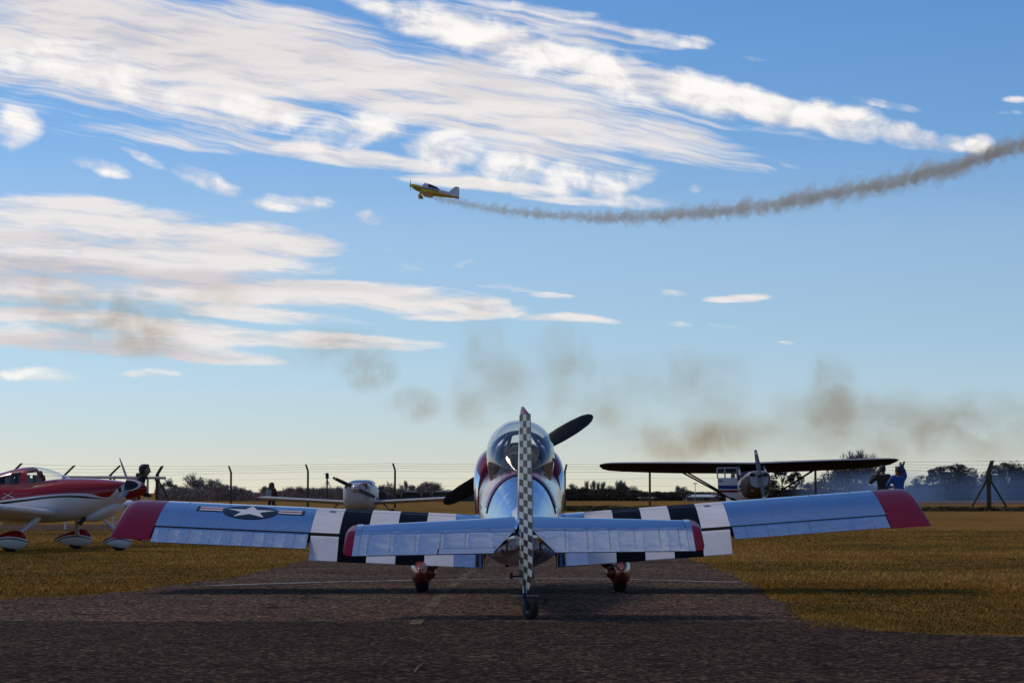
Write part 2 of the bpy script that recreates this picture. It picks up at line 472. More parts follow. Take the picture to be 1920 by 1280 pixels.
def tag(o, label, cat=None, group=None, kind=None):
    o['label'] = label
    if cat: o['category'] = cat
    if group: o['group'] = group
    if kind: o['kind'] = kind
    return o


def copy_tree(o, parent=None):
    c = o.copy(); COL.objects.link(c); c.parent = parent
    for ch in o.children: copy_tree(ch, c)
    return c


def lerp(a, b, t): return a + (b - a) * t


def interp(tab, x):
    """piecewise smooth table lookup: tab rows (x, v1, v2, ...)"""
    if x <= tab[0][0]: return tab[0][1:]
    if x >= tab[-1][0]: return tab[-1][1:]
    for k in range(len(tab) - 1):
        if tab[k][0] <= x <= tab[k + 1][0]:
            h = tab[k + 1][0] - tab[k][0]; t = (x - tab[k][0]) / h
            res = []
            for c in range(1, len(tab[0])):
                p1, p2 = tab[k][c], tab[k + 1][c]
                m1 = (p2 - tab[k - 1][c]) / (tab[k + 1][0] - tab[k - 1][0]) * h if k > 0 else (p2 - p1)
                m2 = (tab[k + 2][c] - p1) / (tab[k + 2][0] - tab[k][0]) * h if k + 2 < len(tab) else (p2 - p1)
                t2, t3 = t * t, t * t * t
                res.append((2 * t3 - 3 * t2 + 1) * p1 + (t3 - 2 * t2 + t) * m1 + (-2 * t3 + 3 * t2) * p2 + (t3 - t2) * m2)
            return res


def section(zb, zm, zt, hw, nu=2.2, nl=2.6, n=36, xc=0.0):
    """closed cross-section ring (x, z) with separate upper and lower fullness"""
    out = []
    for k in range(n):
        a = 2 * pi * k / n
        c, s_ = cos(a), sin(a)
        e = nu if s_ >= 0 else nl
        x = hw * math.copysign(abs(c) ** (2 / e), c)
        z = zm + ((zt - zm) if s_ >= 0 else (zm - zb)) * math.copysign(abs(s_) ** (2 / e), s_)
        out.append((xc + x, z))
    return out


# ------------------------------------------------------------------ ground
def ground_mat():
    m, nt, b = new_mat('dry_grass_field')
    pos = nt.n('ShaderNodeNewGeometry').outputs['Position']
    n1 = nt.noise(nt.mapping(pos, (0, 0, 0), (0, 0, 0), (1.0, 1.6, 1)), 0.55, 6, 0.6)
    n2 = nt.noise(pos, 3.2, 6, 0.65)
    n3 = nt.noise(pos, 38.0, 4, 0.7)
    n4 = nt.noise(nt.mapping(pos, (0, 0, 0), (0, 0, 0.2), (26, 9, 1)), 1.0, 4, 0.5)
    c = nt.ramp(nt.math('MULTIPLY_ADD', n2, 0.45, nt.math('MULTIPLY', n1, 0.55)), [(0.30, (0.10, 0.070, 0.016)), (0.43, (0.22, 0.120, 0.024)), (0.55, (0.33, 0.165, 0.034)), (0.70, (0.42, 0.23, 0.065))])
    f = nt.mapr(n3, 0.25, 0.75, 0.55, 1.45, 'LINEAR')
    c = nt.mix(1.0, c, nt.comb(f, f, f), 'MULTIPLY')
    c = nt.mix(nt.mapr(n4, 0.42, 0.62, 0.0, 0.45), c, (0.075, 0.070, 0.024))
    nt.link(c, b.inputs['Base Color'])
    b.inputs['Roughness'].default_value = 0.95
    b.inputs['Specular IOR Level'].default_value = 0.02
    bn = nt.n('ShaderNodeBump'); bn.inputs['Distance'].default_value = 0.03; bn.inputs['Strength'].default_value = 0.8
    nt.link(n3, bn.inputs['Height']); nt.link(bn.outputs[0], b.inputs['Normal'])
    return m


def asphalt_mat(name, tint=(1, 1, 1), speck=1.0):
    m, nt, b = new_mat(name)
    pos = nt.n('ShaderNodeNewGeometry').outputs['Position']
    vo = nt.n('ShaderNodeTexVoronoi'); vo.inputs['Scale'].default_value = 46.0; nt.link(pos, vo.inputs['Vector'])
    chip = nt.sep(vo.outputs['Color'])[0]
    big = nt.noise(nt.mapping(pos, (0, 0, 0), (0, 0, 0), (1.4, 1.0, 1)), 0.7, 6, 0.62)
    mid = nt.noise(pos, 9.0, 5, 0.7)
    base = nt.ramp(chip, [(0.0, (0.014 * tint[0], 0.0095 * tint[1], 0.0075 * tint[2])), (0.45, (0.052 * tint[0], 0.034 * tint[1], 0.028 * tint[2])), (0.80, (0.10 * tint[0], 0.066 * tint[1], 0.053 * tint[2])), (1.0, (0.34 * tint[0], 0.225 * tint[1], 0.17 * tint[2]))])
    f = nt.math('MULTIPLY', nt.mapr(big, 0.3, 0.7, 0.72, 1.25, 'LINEAR'), nt.mapr(mid, 0.25, 0.75, 0.7, 1.3, 'LINEAR'))
    ck = nt.n('ShaderNodeTexVoronoi', feature='DISTANCE_TO_EDGE'); ck.inputs['Scale'].default_value = 0.55
    wn = nt.n('ShaderNodeTexNoise'); nt.link(pos, wn.inputs['Vector']); wn.inputs['Scale'].default_value = 1.6; wn.inputs['Detail'].default_value = 5
    nt.link(nt.vmath('ADD', pos, nt.vmath('MULTIPLY', nt.vmath('SUBTRACT', wn.outputs['Color'], (.5, .5, .5)), (1.1, 1.1, 0))), ck.inputs['Vector'])
    crack = nt.math('MULTIPLY', nt.mapr(ck.outputs['Distance'], 0.020, 0.005), nt.mapr(nt.noise(pos, 0.9, 3, 0.5), 0.40, 0.52))
    stain = nt.mapr(nt.noise(pos, 0.42, 5, 0.62), 0.58, 0.72, 0.0, 0.45)
    colr = nt.mix(1.0, base, nt.comb(f, f, f), 'MULTIPLY')
    colr = nt.mix(nt.math('MAXIMUM', nt.math('MULTIPLY', crack, 0.8), stain), colr, (0.012, 0.009, 0.008))
    nt.link(colr, b.inputs['Base Color'])
    b.inputs['Roughness'].default_value = 0.9
    b.inputs['Specular IOR Level'].default_value = 0.03
    bn = nt.n('ShaderNodeBump'); bn.inputs['Distance'].default_value = 0.006; bn.inputs['Strength'].default_value = 1.0
    nt.link(nt.math('SUBTRACT', 1.0, vo.outputs['Distance']), bn.inputs['Height']); nt.link(bn.outputs[0], b.inputs['Normal'])
    return m


def rough_edge(pts, step=0.12, amp=0.10, seed=1):
    """open polyline resampled with an irregular, grass-eaten outline"""
    r = random.Random(seed); out = []
    ph = [r.uniform(0, 6.28) for _ in range(4)]
    s_ = 0
    for (a, b) in zip(pts[:-1], pts[1:]):
        a, b = Vector(a), Vector(b); L = (b - a).length; n = max(1, int(L / step))
        nrm = Vector((-(b - a).y, (b - a).x)).normalized()
        for k in range(n):
            t = k / n; s2 = s_ + t * L
            o = amp * (0.5 * sin(s2 * 1.7 + ph[0]) + 0.4 * sin(s2 * 4.3 + ph[1]) + 0.3 * sin(s2 * 9.1 + ph[2]) + r.uniform(-0.6, 0.6))
            out.append(a.lerp(b, t) + nrm * o)
        s_ += L
    out.append(Vector(pts[-1]))
    return out


def sheet(name, poly, z, mat, parent=None):
    bm = bmesh.new()
    vs = [bm.verts.new((p[0], p[1], z)) for p in poly]
    f = bm.faces.new(vs)
    bmesh.ops.triangulate(bm, faces=[f])
    bmesh.ops.recalc_face_normals(bm, faces=bm.faces)
    if sum(q.normal.z for q in bm.faces) < 0: bmesh.ops.reverse_faces(bm, faces=bm.faces)
    me = bpy.data.meshes.new(name); bm.to_mesh(me); bm.free(); me.materials.append(mat)
    o = bpy.data.objects.new(name, me); COL.objects.link(o)
    if parent: o.parent = parent
    else: o['kind'] = 'structure'
    return o


M['ground'] = ground_mat()
M['asphalt'] = asphalt_mat('old_asphalt', (1.22, 1.14, 0.95))
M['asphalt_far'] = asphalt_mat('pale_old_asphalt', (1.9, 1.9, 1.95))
sheet('ground', [(-9000, -6000), (9000, -6000), (9000, 16000), (-9000, 16000)], 0.0, M['ground'])
LEFT_EDGE = [(-30, 20.2), (-9, 20.3), (-4.35, 20.5), (-3.7, 21.6), (-3.25, 24.0), (-2.95, 26.4), (-2.75, 32.0), (-2.8, 45.0), (-3.4, 56.0), (-6, 58.5), (-120, 59.5)]
RIGHT_EDGE = [(-120, 70), (-2, 69), (2.2, 64), (2.5, 45), (2.45, 32.0), (2.40, 26.0), (2.30, 22.5), (2.12, 18.2), (2.03, 16.1), (2.6, 15.55), (9, 15.3), (40, 15.1)]
le = rough_edge(LEFT_EDGE, 0.10, 0.10, 3); re_ = rough_edge(RIGHT_EDGE, 0.10, 0.10, 5)
sheet('taxiway', [(-30, -30)] + [tuple(p) for p in le] + [tuple(p) for p in re_] + [(40, -30)], 0.004, M['asphalt'])
M['line_white'] = pm('worn_white_line', (0.42, 0.40, 0.38), 0.8, 0, 0.35, 14)


def worn_line_mat(name, col, keep):
    m, nt, b = new_mat(name)
    pos = nt.n('ShaderNodeNewGeometry').outputs['Position']
    n = nt.noise(pos, 26, 5, 0.7); n2 = nt.noise(pos, 2.2, 4, 0.6)
    k = nt.mapr(nt.math('ADD', n, nt.math('MULTIPLY', n2, 0.6)), keep, keep + 0.2)
    b.inputs['Base Color'].default_value = (*col, 1); b.inputs['Roughness'].default_value = 0.85
    tr = nt.n('ShaderNodeBsdfTransparent'); ms = nt.n('ShaderNodeMixShader')
    nt.link(k, ms.inputs[0]); nt.link(tr.outputs[0], ms.inputs[1]); nt.link(b.outputs[0], ms.inputs[2])
    nt.link(ms.outputs[0], m.node_tree.nodes['Material Output'].inputs[0])
    return m


def strip(name, pts, w, z, mat):
    n = len(pts); L, R_ = [], []
    for i, p in enumerate(pts):
        t = (Vector(pts[min(i + 1, n - 1)]) - Vector(pts[max(i - 1, 0)])).normalized()
        nr = Vector((-t.y, t.x)) * (w / 2)
        L.append(Vector(p) + nr); R_.append(Vector(p) - nr)
    return sheet(name, L + R_[::-1], z, mat)


def gd(py): return CAM_H * F / (py - 924.0)                 # distance of a ground point seen at picture row py
def G(px, py): d = gd(py); return (X(px, d), d)


strip('white_line', [G(385, 1098), G(500, 1094), G(640, 1090), G(800, 1087), G(980, 1084), G(1150, 1085), G(1300, 1089), G(1385, 1091)], 0.14, 0.008, worn_line_mat('white_line_paint', (0.36, 0.33, 0.31), 0.66))
strip('yellow_line', [G(778, 1170), G(800, 1146), G(828, 1116), G(858, 1090), G(888, 1070), G(905, 1058)], 0.085, 0.0085, worn_line_mat('yellow_line_paint', (0.17, 0.10, 0.03), 0.70))
# pale runway far beyond the fence
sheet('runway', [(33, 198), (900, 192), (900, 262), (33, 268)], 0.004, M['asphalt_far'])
# a darker joint across the apron
M['asphalt_near'] = asphalt_mat('coarse_darkened_asphalt', (0.64, 0.58, 0.46))  # coarser asphalt short of the joint; foreground darkening put into its colour
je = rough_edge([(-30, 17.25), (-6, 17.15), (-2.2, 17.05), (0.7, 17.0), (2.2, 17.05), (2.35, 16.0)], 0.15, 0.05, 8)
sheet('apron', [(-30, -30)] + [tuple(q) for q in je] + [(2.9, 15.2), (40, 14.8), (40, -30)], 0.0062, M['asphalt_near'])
strip('asphalt_joint', [(-12, 17.2), (-6, 17.15), (-2.2, 17.05), (-0.8, 17.1), (0.7, 17.0), (2.2, 17.05)], 0.05, 0.0075, worn_line_mat('tar_joint', (0.008, 0.007, 0.007), 0.72))

# short dry grass: real blades over the near lawn
def inside_asphalt(x, y):
    if y < 15.0: return np.ones_like(x, bool)
    lx = np.interp(y, [20.2, 20.5, 21.6, 24, 26.4, 32, 45, 56], [-30, -4.3, -3.7, -3.25, -2.95, -2.75, -2.8, -3.4])
    rx = np.interp(y, [15.1, 15.55, 16.1, 18.2, 22.5, 26, 32, 45, 64], [40, 2.6, 2.03, 2.12, 2.3, 2.4, 2.45, 2.5, 2.2])
    return (x > lx) & (x < rx) & (y < 58)


def build_grass():
    N = 420000
    # density falls with distance so that blades stay about as dense in the picture
    d = 14.9 * np.exp(rng.random(N) * math.log(60 / 14.9))
    x = (rng.random(N) - 0.5) * 2 * (0.235 * d + 0.5)
    ix = np.array([bool(inside_asphalt(np.array(a + e * 0.12), b)) for a, b, e in zip(x, d, rng.normal(size=N) * 0.6)])
    rx = d < 15.35
    keep = (~ix) & ~(rx & (x > 2.3)) & ~((d < 20.3) & (x < -3.5))
    x, d = x[keep], d[keep]; n = len(x)
    pn = 0.9 * fbm(x * 0.30 + 50, d * 0.34, 21) + 0.5 * fbm(x * 1.4 + 9, d * 1.2, 31) + 0.3 * fbm(x * 5 + 9, d * 4, 37)
    edge = np.exp(-np.minimum(np.abs(x - 2.3), np.abs(d - 15.4)) / 0.5) * (x > 1.9) + 0.6 * np.exp(-np.abs(d - 20.5) / 0.8) * (x < -3)
    pn = pn + 0.10 * edge
    h = np.clip(0.014 + 0.035 * (pn + 0.12), 0.006, 0.05) * rng.uniform(0.5, 1.5, n)
    w = (0.0017 + 0.00010 * d) * rng.uniform(0.7, 1.6, n)
    a = rng.uniform(0, 2 * pi, n); ln = rng.uniform(0.2, 1.3, n) * h; la = rng.uniform(0, 2 * pi, n)
    v = np.zeros((n, 3, 3))
    v[:, 0] = np.stack([x - w * np.cos(a), d - w * np.sin(a), np.zeros(n)], -1)
    v[:, 1] = np.stack([x + w * np.cos(a), d + w * np.sin(a), np.zeros(n)], -1)
    v[:, 2] = np.stack([x + ln * np.cos(la), d + ln * np.sin(la), h], -1)
    me = bpy.data.meshes.new('grass')
    me.vertices.add(3 * n); me.vertices.foreach_set('co', v.ravel())
    me.loops.add(3 * n); me.loops.foreach_set('vertex_index', np.arange(3 * n, dtype=np.int32))
    me.polygons.add(n); me.polygons.foreach_set('loop_start', np.arange(0, 3 * n, 3, dtype=np.int32))
    me.update(calc_edges=True)
    tone = np.repeat(np.clip(0.37 + pn * 2.0 + rng.normal(size=n) * 0.12, 0, 1), 3)
    at = me.attributes.new('tone', 'FLOAT', 'POINT'); at.data.foreach_set('value', tone.astype(np.float32))
    m, nt, b = new_mat('dry_grass_blade')
    t = nt.n('ShaderNodeAttribute', attribute_name='tone').outputs['Fac']
    nt.link(nt.ramp(t, [(0.0, (0.13, 0.088, 0.018)), (0.28, (0.32, 0.172, 0.035)), (0.65, (0.52, 0.265, 0.056)), (1.0, (0.60, 0.335, 0.095))]), b.inputs['Base Color'])
    b.inputs['Roughness'].default_value = 0.9; b.inputs['Specular IOR Level'].default_value = 0.03
    me.materials.append(m)
    o = bpy.data.objects.new('grass', me); COL.objects.link(o)
    tag(o, 'short dry yellow brown lawn beside the taxiway', 'grass', kind='stuff')


build_grass()


# ================================================================== polished taildragger in front
def build_taildragger():
    XC = 0.075
    BASE = Vector((XC, 21.8, 0))
    root = empty('taildragger_airplane', BASE)
    tag(root, 'polished aluminium taildragger airplane seen from behind with black and white wing stripes', 'airplane')

    def bld(mb, name, mats, parent=root, smooth=40):
        return mb.build(name, mats, parent, smooth, off=BASE)

    # ---- wing surface
    CH, TH = 1.47, radians(11.8)
    TE_Y, TE_Z = 21.8, 0.333
    DIH = {-1: tan(radians(2.55)), 1: tan(radians(4.25))}

    def upper(c): return (5 * 0.118 * (0.2969 * sqrt(max(c, 0)) - 0.126 * c - 0.3516 * c * c + 0.2843 * c ** 3 - 0.1036 * c ** 4) + 0.030 * c * (1 - c)) * CH
    def lower(c): return (-5 * 0.135 * (0.2969 * sqrt(max(c, 0)) - 0.126 * c - 0.3516 * c * c + 0.2843 * c ** 3 - 0.1036 * c ** 4) + 0.03 * c * (1 - c)) * CH

    def wp(side, s, c, h):
        """wing point: span s from the centreline, chord fraction c from the leading edge, height h over the chord line"""
        f = CH * (1 - c)
        y = TE_Y + f * cos(TH) - h * sin(TH)
        z = TE_Z + s * DIH[side] + f * sin(TH) + h * cos(TH)
        return Vector((XC + side * s, y, z))
    HINGE = 0.757
    spans = [0.33, 0.46, 0.60, 0.86, 1.12, 1.38, 1.64, 1.90, 2.2, 2.5, 2.8, 3.05, 3.31]
    mats_w = [M['alu_wing'], M['stripe_white'], M['stripe_black'], M['black']]
    smat = [0, 0, 1, 2, 1, 2, 1, 0, 0, 0, 0, 0]
    cs = [0.5 * (1 - cos(pi * k / 22)) * HINGE * 1.0 for k in range(23)]
    cs = [HINGE * (k / 22) ** 1.6 for k in range(23)]
    for side in (-1, 1):
        mb = MB()
        prof = [(c, lower(c)) for c in cs[::-1]] + [(c, upper(c)) for c in cs[1:]]
        nlow = len(cs) - 1
        rows = [[wp(side, s, c, h) for c, h in prof] for s in spans]
        mb.grid(rows, 0, False, side < 0, mf=lambda i, j: smat[i])
        # rear wall behind the hinge line
        mb.grid([[wp(side, s, HINGE, lower(HINGE)), wp(side, s, HINGE, upper(HINGE))] for s in spans], 3)
        wing = bld(mb, 'wing', mats_w, smooth=50)
        # skin overlap line near the leading edge
        mb = MB()
        for s0, s1 in ((1.92, 3.30), (0.60, 1.90)):
            n = 14
            r0 = [wp(side, lerp(s0, s1, k / n), 0.235, upper(0.235) + 0.0012) for k in range(n + 1)]
            r1 = [wp(side, lerp(s0, s1, k / n), 0.242, upper(0.242) + 0.0012) for k in range(n + 1)]
            mb.grid([r0, r1], 0)
        for s0 in (2.30, 2.72, 3.10):
            cl = [lerp(0.06, 0.74, k / 16) for k in range(17)]
            mb.grid([[wp(side, s0, c, upper(c) + 0.0012) for c in cl], [wp(side, s0 + 0.006, c, upper(c) + 0.0012) for c in cl]], 0)
        bld(mb, 'skin_seam', M['steel'], wing, 0)
        # tip
        mb = MB()
        full = [(k / 24) ** 1.5 for k in range(25)]
        prof2 = [(c, lower(c)) for c in full[::-1]] + [(c, upper(c)) for c in full[1:]]
        tip_sp = [(3.313, 1.0), (3.45, 1.0), (3.58, 1.0), (3.635, 0.93), (3.66, 0.70), (3.668, 0.2)]
        rows = []
        for s, k in tip_sp:
            row = []
            for c, h in prof2:
                mid = (upper(c) + lower(c)) / 2
                cc = c if s < 3.5 else max(c, 0.0) + (1 - c) * 0.05 * ((s - 3.5) / 0.165) ** 2
                row.append(wp(side, s, cc, mid + (h - mid) * k))
            rows.append(row)
        mb.grid(rows, 0, False, side < 0)
        bld(mb, 'wing_tip', M['crimson'], smooth=60)
        # flap and aileron: rounded nose, straight taper

        def surface(s0, s1, hinge_c, chord, defl, name, mats, smf, ns, drop=0.0, parent=root, gap=0.006):
            mbs = MB()
            pr = []
            t0 = upper(hinge_c) - lower(hinge_c)
            for k in range(7):
                a = pi * (0.5 + k / 6)          # nose, from top round to bottom
                pr.append((-cos(a) * -1 * 0.0 + t0 * 0.42 * (1 + cos(a)) * 0.9, t0 * 0.48 * sin(a)))
            top = [(lerp(t0 * 0.38, chord, k / 8), lerp(t0 * 0.48, 0.004, k / 8)) for k in range(1, 9)][::-1]
            bot = [(lerp(t0 * 0.38, chord, k / 8), lerp(-t0 * 0.48, -0.004, k / 8)) for k in range(1, 9)]
            ring = top + pr + bot
            mid = (upper(hinge_c) + lower(hinge_c)) / 2 - drop
            rows = []
            ss = [lerp(s0, s1, k / ns) for k in range(ns + 1)] if isinstance(ns, int) else ns
            an = radians(defl)
            for s in ss:
                row = []
                for (bk, h) in ring:
                    bb = bk * cos(an) + h * sin(an) * -1 * -1
                    hh = h * cos(an) - bk * sin(an)
                    row.append(wp(side, s, hinge_c + (gap + bb) / CH, mid + hh))
                rows.append(row)
            ids = mbs.grid(rows, 0, True, side > 0, mf=smf)
            mbs.cap(ids[0], 0); mbs.cap(ids[-1], 0)
            return bld(mbs, name, mats, parent, 35)
        fl = [0.335, 0.60, 0.86, 1.12, 1.38, 1.64, 1.895]
        surface(0, 0, HINGE, 0.352, 21.5, 'flap', [M['alu_wing'], M['stripe_white'], M['stripe_black']], lambda i, j: [0, 1, 2, 1, 2, 1][i], fl, 0.004)
        ail = surface(1.915, 3.302, HINGE, 0.345, 4.5 if side < 0 else -0.5, 'aileron', M['alu_rib'] if side < 0 else M['alu_wing'], None, 12, 0.0)
        # rivet rows on the aileron ribs
        mb = MB()
        for k in range(7):
            s = 2.03 + k * 0.19
            for q in range(9):
                bk = 0.05 + q * 0.032
                an = radians(4.5 if side < 0 else -0.5)
                t0 = upper(HINGE) - lower(HINGE)
                h = lerp(t0 * 0.48, 0.004, (bk - t0 * .38) / (0.345 - t0 * .38)) + 0.0015
                mid = (upper(HINGE) + lower(HINGE)) / 2
                c = wp(side, s, HINGE + (0.006 + bk * cos(an) + h * sin(an)) / CH, mid + h * cos(an) - bk * sin(an))
                mb.box(c, (0.009, 0.005, 0.0016))
        rv = bld(mb, 'rivets', M['alu'], ail, 0); rv['kind'] = 'stuff'
        # flap end bracket and hinge arm
        mb = MB()
        e = wp(side, 0.325, 0.80, -0.02)
        mb.box(e + Vector((-side * 0.008, -0.02, -0.03)), (0.012, 0.05, 0.085))
        mb.box(e + Vector((side * 0.0, -0.10, -0.085)), (0.006, 0.20, 0.07), rot=Matrix.Rotation(radians(-32), 3, 'X'))
        bld(mb, 'flap_bracket', M['dark_metal'])
        # wing walk by the cockpit
        mb = MB()
        rows = [[wp(side, lerp(0.40, 0.585, a / 3), lerp(0.36, 0.74, b / 8), upper(lerp(0.36, 0.74, b / 8)) + 0.003) for b in range(9)] for a in range(4)]
        mb.grid(rows, 0)
        bld(mb, 'wing_walk', M['black'], wing, 0)
        # wing root fairing
        mb = MB()
        rows = []
        for k in range(9):
            c = lerp(0.02, 0.95, k / 8)
            a = wp(side, 0.345, c, upper(min(c, 1)) + 0.004)
            row = []
            for j in range(6):
                t = j / 5
                s = lerp(0.40, 0.315, t)
                p = wp(side, s, c, upper(c) + 0.004 + 0.085 * t * t)
                row.append(p)
            rows.append(row)
        mb.grid(rows, 0)
        bld(mb, 'root_fairing', M['alu'], wing, 60)
        # fuel cap
        mb = MB()
        cpos = wp(side, 1.75, 0.28, upper(0.28))
        nrm = Vector((0, -sin(TH), cos(TH)))
        mb.lathe([(0, 0.035), (0.004, 0.035), (0.005, 0.03)], cpos, nrm, 16)
        bld(mb, 'fuel_cap', M['steel'], wing)
        if side < 0:
            # star and bars
            S0, C0 = 2.50, 0.385                              # centre of the insignia on the wing
            ex = lambda u, v, lift: wp(-1, S0 - u, C0 - v / CH, upper(C0 - v / CH) + lift)   # u to the right in the picture, v forward

            def decal(name, poly, lift, mat, par):
                bm = bmesh.new()
                f = bm.faces.new([bm.verts.new((p[0], p[1], 0)) for p in poly])
                bmesh.ops.triangulate(bm, faces=[f])
                for _ in range(3): bmesh.ops.subdivide_edges(bm, edges=[e_ for e_ in bm.edges if e_.calc_length() > 0.045], cuts=1)
                bmesh.ops.triangulate(bm, faces=bm.faces[:])
                for v_ in bm.verts: v_.co = ex(v_.co.x, v_.co.y, lift) - BASE
                bmesh.ops.recalc_face_normals(bm, faces=bm.faces)
                me = bpy.data.meshes.new(name); bm.to_mesh(me); bm.free(); me.materials.append(mat)
                me.polygons.foreach_set('use_smooth', [True] * len(me.polygons))
                o = bpy.data.objects.new(name, me); COL.objects.link(o); o.parent = par
                return o
            R = 0.255
            disc = decal('insignia_disc', [(R * cos(2 * pi * k / 48), R * 1.02 * sin(2 * pi * k / 48)) for k in range(48)], 0.0028, M['navy'], wing)
            star = []
            for k in range(10):
                a = pi / 2 + k * pi / 5
                r = R * 0.93 if k % 2 == 0 else R * 0.93 * 0.382
                star.append((r * cos(a), r * sin(a)))
            # the star is built from five kites and a pentagon so that each piece stays convex
            decal('insignia_star', [star[k] for k in range(10)], 0.0042, M['ins_white'], wing)
            for sg in (-1, 1):
                x0, x1 = sg * (R + 0.004), sg * (R + 0.245)
                xa, xb = min(x0, x1), max(x0, x1)
                decal('insignia_bar', [(xa, -0.045), (xb, -0.045), (xb, 0.135), (xa, 0.135)], 0.0026, M['navy'], wing)
                ia, ib = (xa, xb - 0.028) if sg > 0 else (xa + 0.028, xb)
                for (v0, v1, mm, nm) in ((-0.022, 0.022, 'ins_white', 'bar_stripe'), (0.026, 0.066, 'ins_red', 'bar_stripe'), (0.070, 0.112, 'ins_white', 'bar_stripe')):
                    decal(nm, [(ia, v0), (ib, v0), (ib, v1), (ia, v1)], 0.0040, M[mm], wing)

    # ---- fuselage
    FUS = [  # distance, bottom, waist, top, half width, upper fullness, lower fullness
        (17.62, 0.470, 0.56, 0.655, 0.022, 2.0, 2.0),
        (18.00, 0.410, 0.54, 0.690, 0.070, 2.0, 2.2),
        (18.40, 0.375, 0.53, 0.750, 0.112, 2.0, 2.3),
        (19.00, 0.340, 0.55, 0.865, 0.185, 2.0, 2.5),
        (19.50, 0.320, 0.58, 0.960, 0.240, 2.05, 2.6),
        (20.00, 0.300, 0.60, 1.045, 0.295, 2.1, 2.7),
        (20.60, 0.285, 0.64, 1.085, 0.338, 2.2, 2.8),
        (21.40, 0.275, 0.68, 1.105, 0.362, 2.4, 3.0),
        (22.20, 0.285, 0.72, 1.13, 0.375, 2.5, 3.0),
        (22.75, 0.31, 0.76, 1.17, 0.380, 2.5, 3.0),
        (23.05, 0.34, 0.80, 1.24, 0.385, 2.4, 3.0)]

    def fring(d, grow=0.0, n=48):
        zb, zm, zt, hw, nu, nl = interp(FUS, d)
        return [Vector((XC + x, d, z)) for x, z in section(zb - grow, zm, zt + grow, hw + grow, nu, nl, n)]
    mb = MB()
    ds = [17.62, 17.75, 17.9, 18.1, 18.3, 18.5, 18.75, 19.0, 19.25, 19.5, 19.75, 20.0]
    mb.loft([fring(d) for d in ds], 0, True, False)
    fus = bld(mb, 'rear_fuselage', M['alu'], smooth=60)
    mb = MB()
    ds2 = [20.0, 20.02, 20.3, 20.6, 21.0, 21.4, 21.8, 22.2, 22.5, 22.75, 23.05]

    def fmat(i, j):
        d = (ds2[i] + ds2[i + 1]) / 2
        a = 2 * pi * (j + 0.5) / 48
        return 1 if (20.35 < d < 22.7 and sin(a) > 0.93) else 0
    mb.loft([fring(d, 0.0 if d < 20.01 else 0.001) for d in ds2], 0, False, True, mf=fmat)
    bld(mb, 'centre_fuselage', [M['alu'], M['interior']], smooth=60)
    # red canopy skirt over the shoulders
    mb = MB()
    rows = []
    for d in [19.985, 20.02, 20.15, 20.3, 20.5, 20.8, 21.2, 21.6, 22.0, 22.4, 22.75]:
        zb, zm, zt, hw, nu, nl = interp(FUS, d)
        g = 0.012 if d > 20.0 else 0.002
        a0 = 0.30 + 0.12 * max(0, (20.6 - d))
        row = []
        for k in range(25):
            a = lerp(a0, pi - a0, k / 24)
            c, s_ = cos(a), sin(a)
            row.append(Vector((XC + (hw + g) * math.copysign(abs(c) ** (2 / nu), c), d, zm + (zt + g - zm) * abs(s_) ** (2 / nu))))
        if d > 20.35:                                        # open the middle under the canopy
            w0 = interp([(20.35, 0.05), (20.6, 0.20), (21.2, 0.268), (22.0, 0.285), (22.75, 0.25)], d)[0]
            out = []
            for p in row:
                out.append(p)
            rows.append((out, w0))
        else:
            rows.append((row, 0.0))
    ids = [[mb.vert(p) for p in r] for r, _ in rows]
    for i in range(len(rows) - 1):
        for k in range(24):
            xm = abs((rows[i][0][k].x + rows[i + 1][0][k + 1].x) / 2 - XC)
            if xm >= (rows[i][1] + rows[i + 1][1]) / 2 - 0.001 or i < 2:
                mb.face((ids[i][k], ids[i][k + 1], ids[i + 1][k + 1], ids[i + 1][k]))
    bld(mb, 'canopy_skirt', M['crimson_gloss'], smooth=60)
    # dark joint line at the rear of the skirt
    mb = MB()
    zb, zm, zt, hw, nu, nl = interp(FUS, 19.98)
    pts = []
    for k in range(29):
        a = lerp(0.28, pi - 0.28, k / 28); c, s_ = cos(a), sin(a)
        pts.append(Vector((XC + (hw + 0.003) * math.copysign(abs(c) ** (2 / nu), c), 19.98, zm + (zt + 0.003 - zm) * abs(s_) ** (2 / nu))))
    mb.tube(pts, 0.0045, 6)
    bld(mb, 'joint_strip', M['black'])
    # canopy bubble
    CAN = [  # distance, rim height, top, half width
        (20.28, 1.062, 1.085, 0.045), (20.42, 1.072, 1.205, 0.150), (20.62, 1.085, 1.330, 0.225), (20.90, 1.10, 1.440, 0.272), (21.30, 1.105, 1.520, 0.297),
        (21.70, 1.112, 1.545, 0.300), (22.10, 1.12, 1.525, 0.292), (22.45, 1.135, 1.455, 0.275), (22.75, 1.165, 1.32, 0.245), (22.95, 1.20, 1.225, 0.19)]

    def cring(d, g=0.0, n=36):
        zr, zt, hw = interp(CAN, d)
        fb, fm_, ft, fh, fu, fl_ = interp(FUS, d)
        xr = hw * 0.90
        zf = fm_ + (ft - fm_) * max(0.0, 1 - (min(xr, fh) / fh) ** fu) ** (1 / fu)      # where the glass meets the shoulder
        zc = max(lerp(zr, zt, 0.30), zf + 0.02)
        out = []
        for k in range(n + 1):
            t = k / n
            if t < 0.14 or t > 0.86:                          # lower flank, closing slightly inwards
                q_ = 1 - min(t, 1 - t) / 0.14
                x = lerp(hw, xr, q_ ** 1.6); z = lerp(zc, zf - 0.004, q_)
                out.append(Vector((XC + (x + g) * (1 if t < 0.5 else -1), d, z)))
            else:
                a = pi * (t - 0.14) / 0.72
                out.append(Vector((XC + (hw + g) * math.copysign(abs(cos(a)) ** 0.94, cos(a)), d, zc + (zt + g - zc) * sin(a))))
        return out
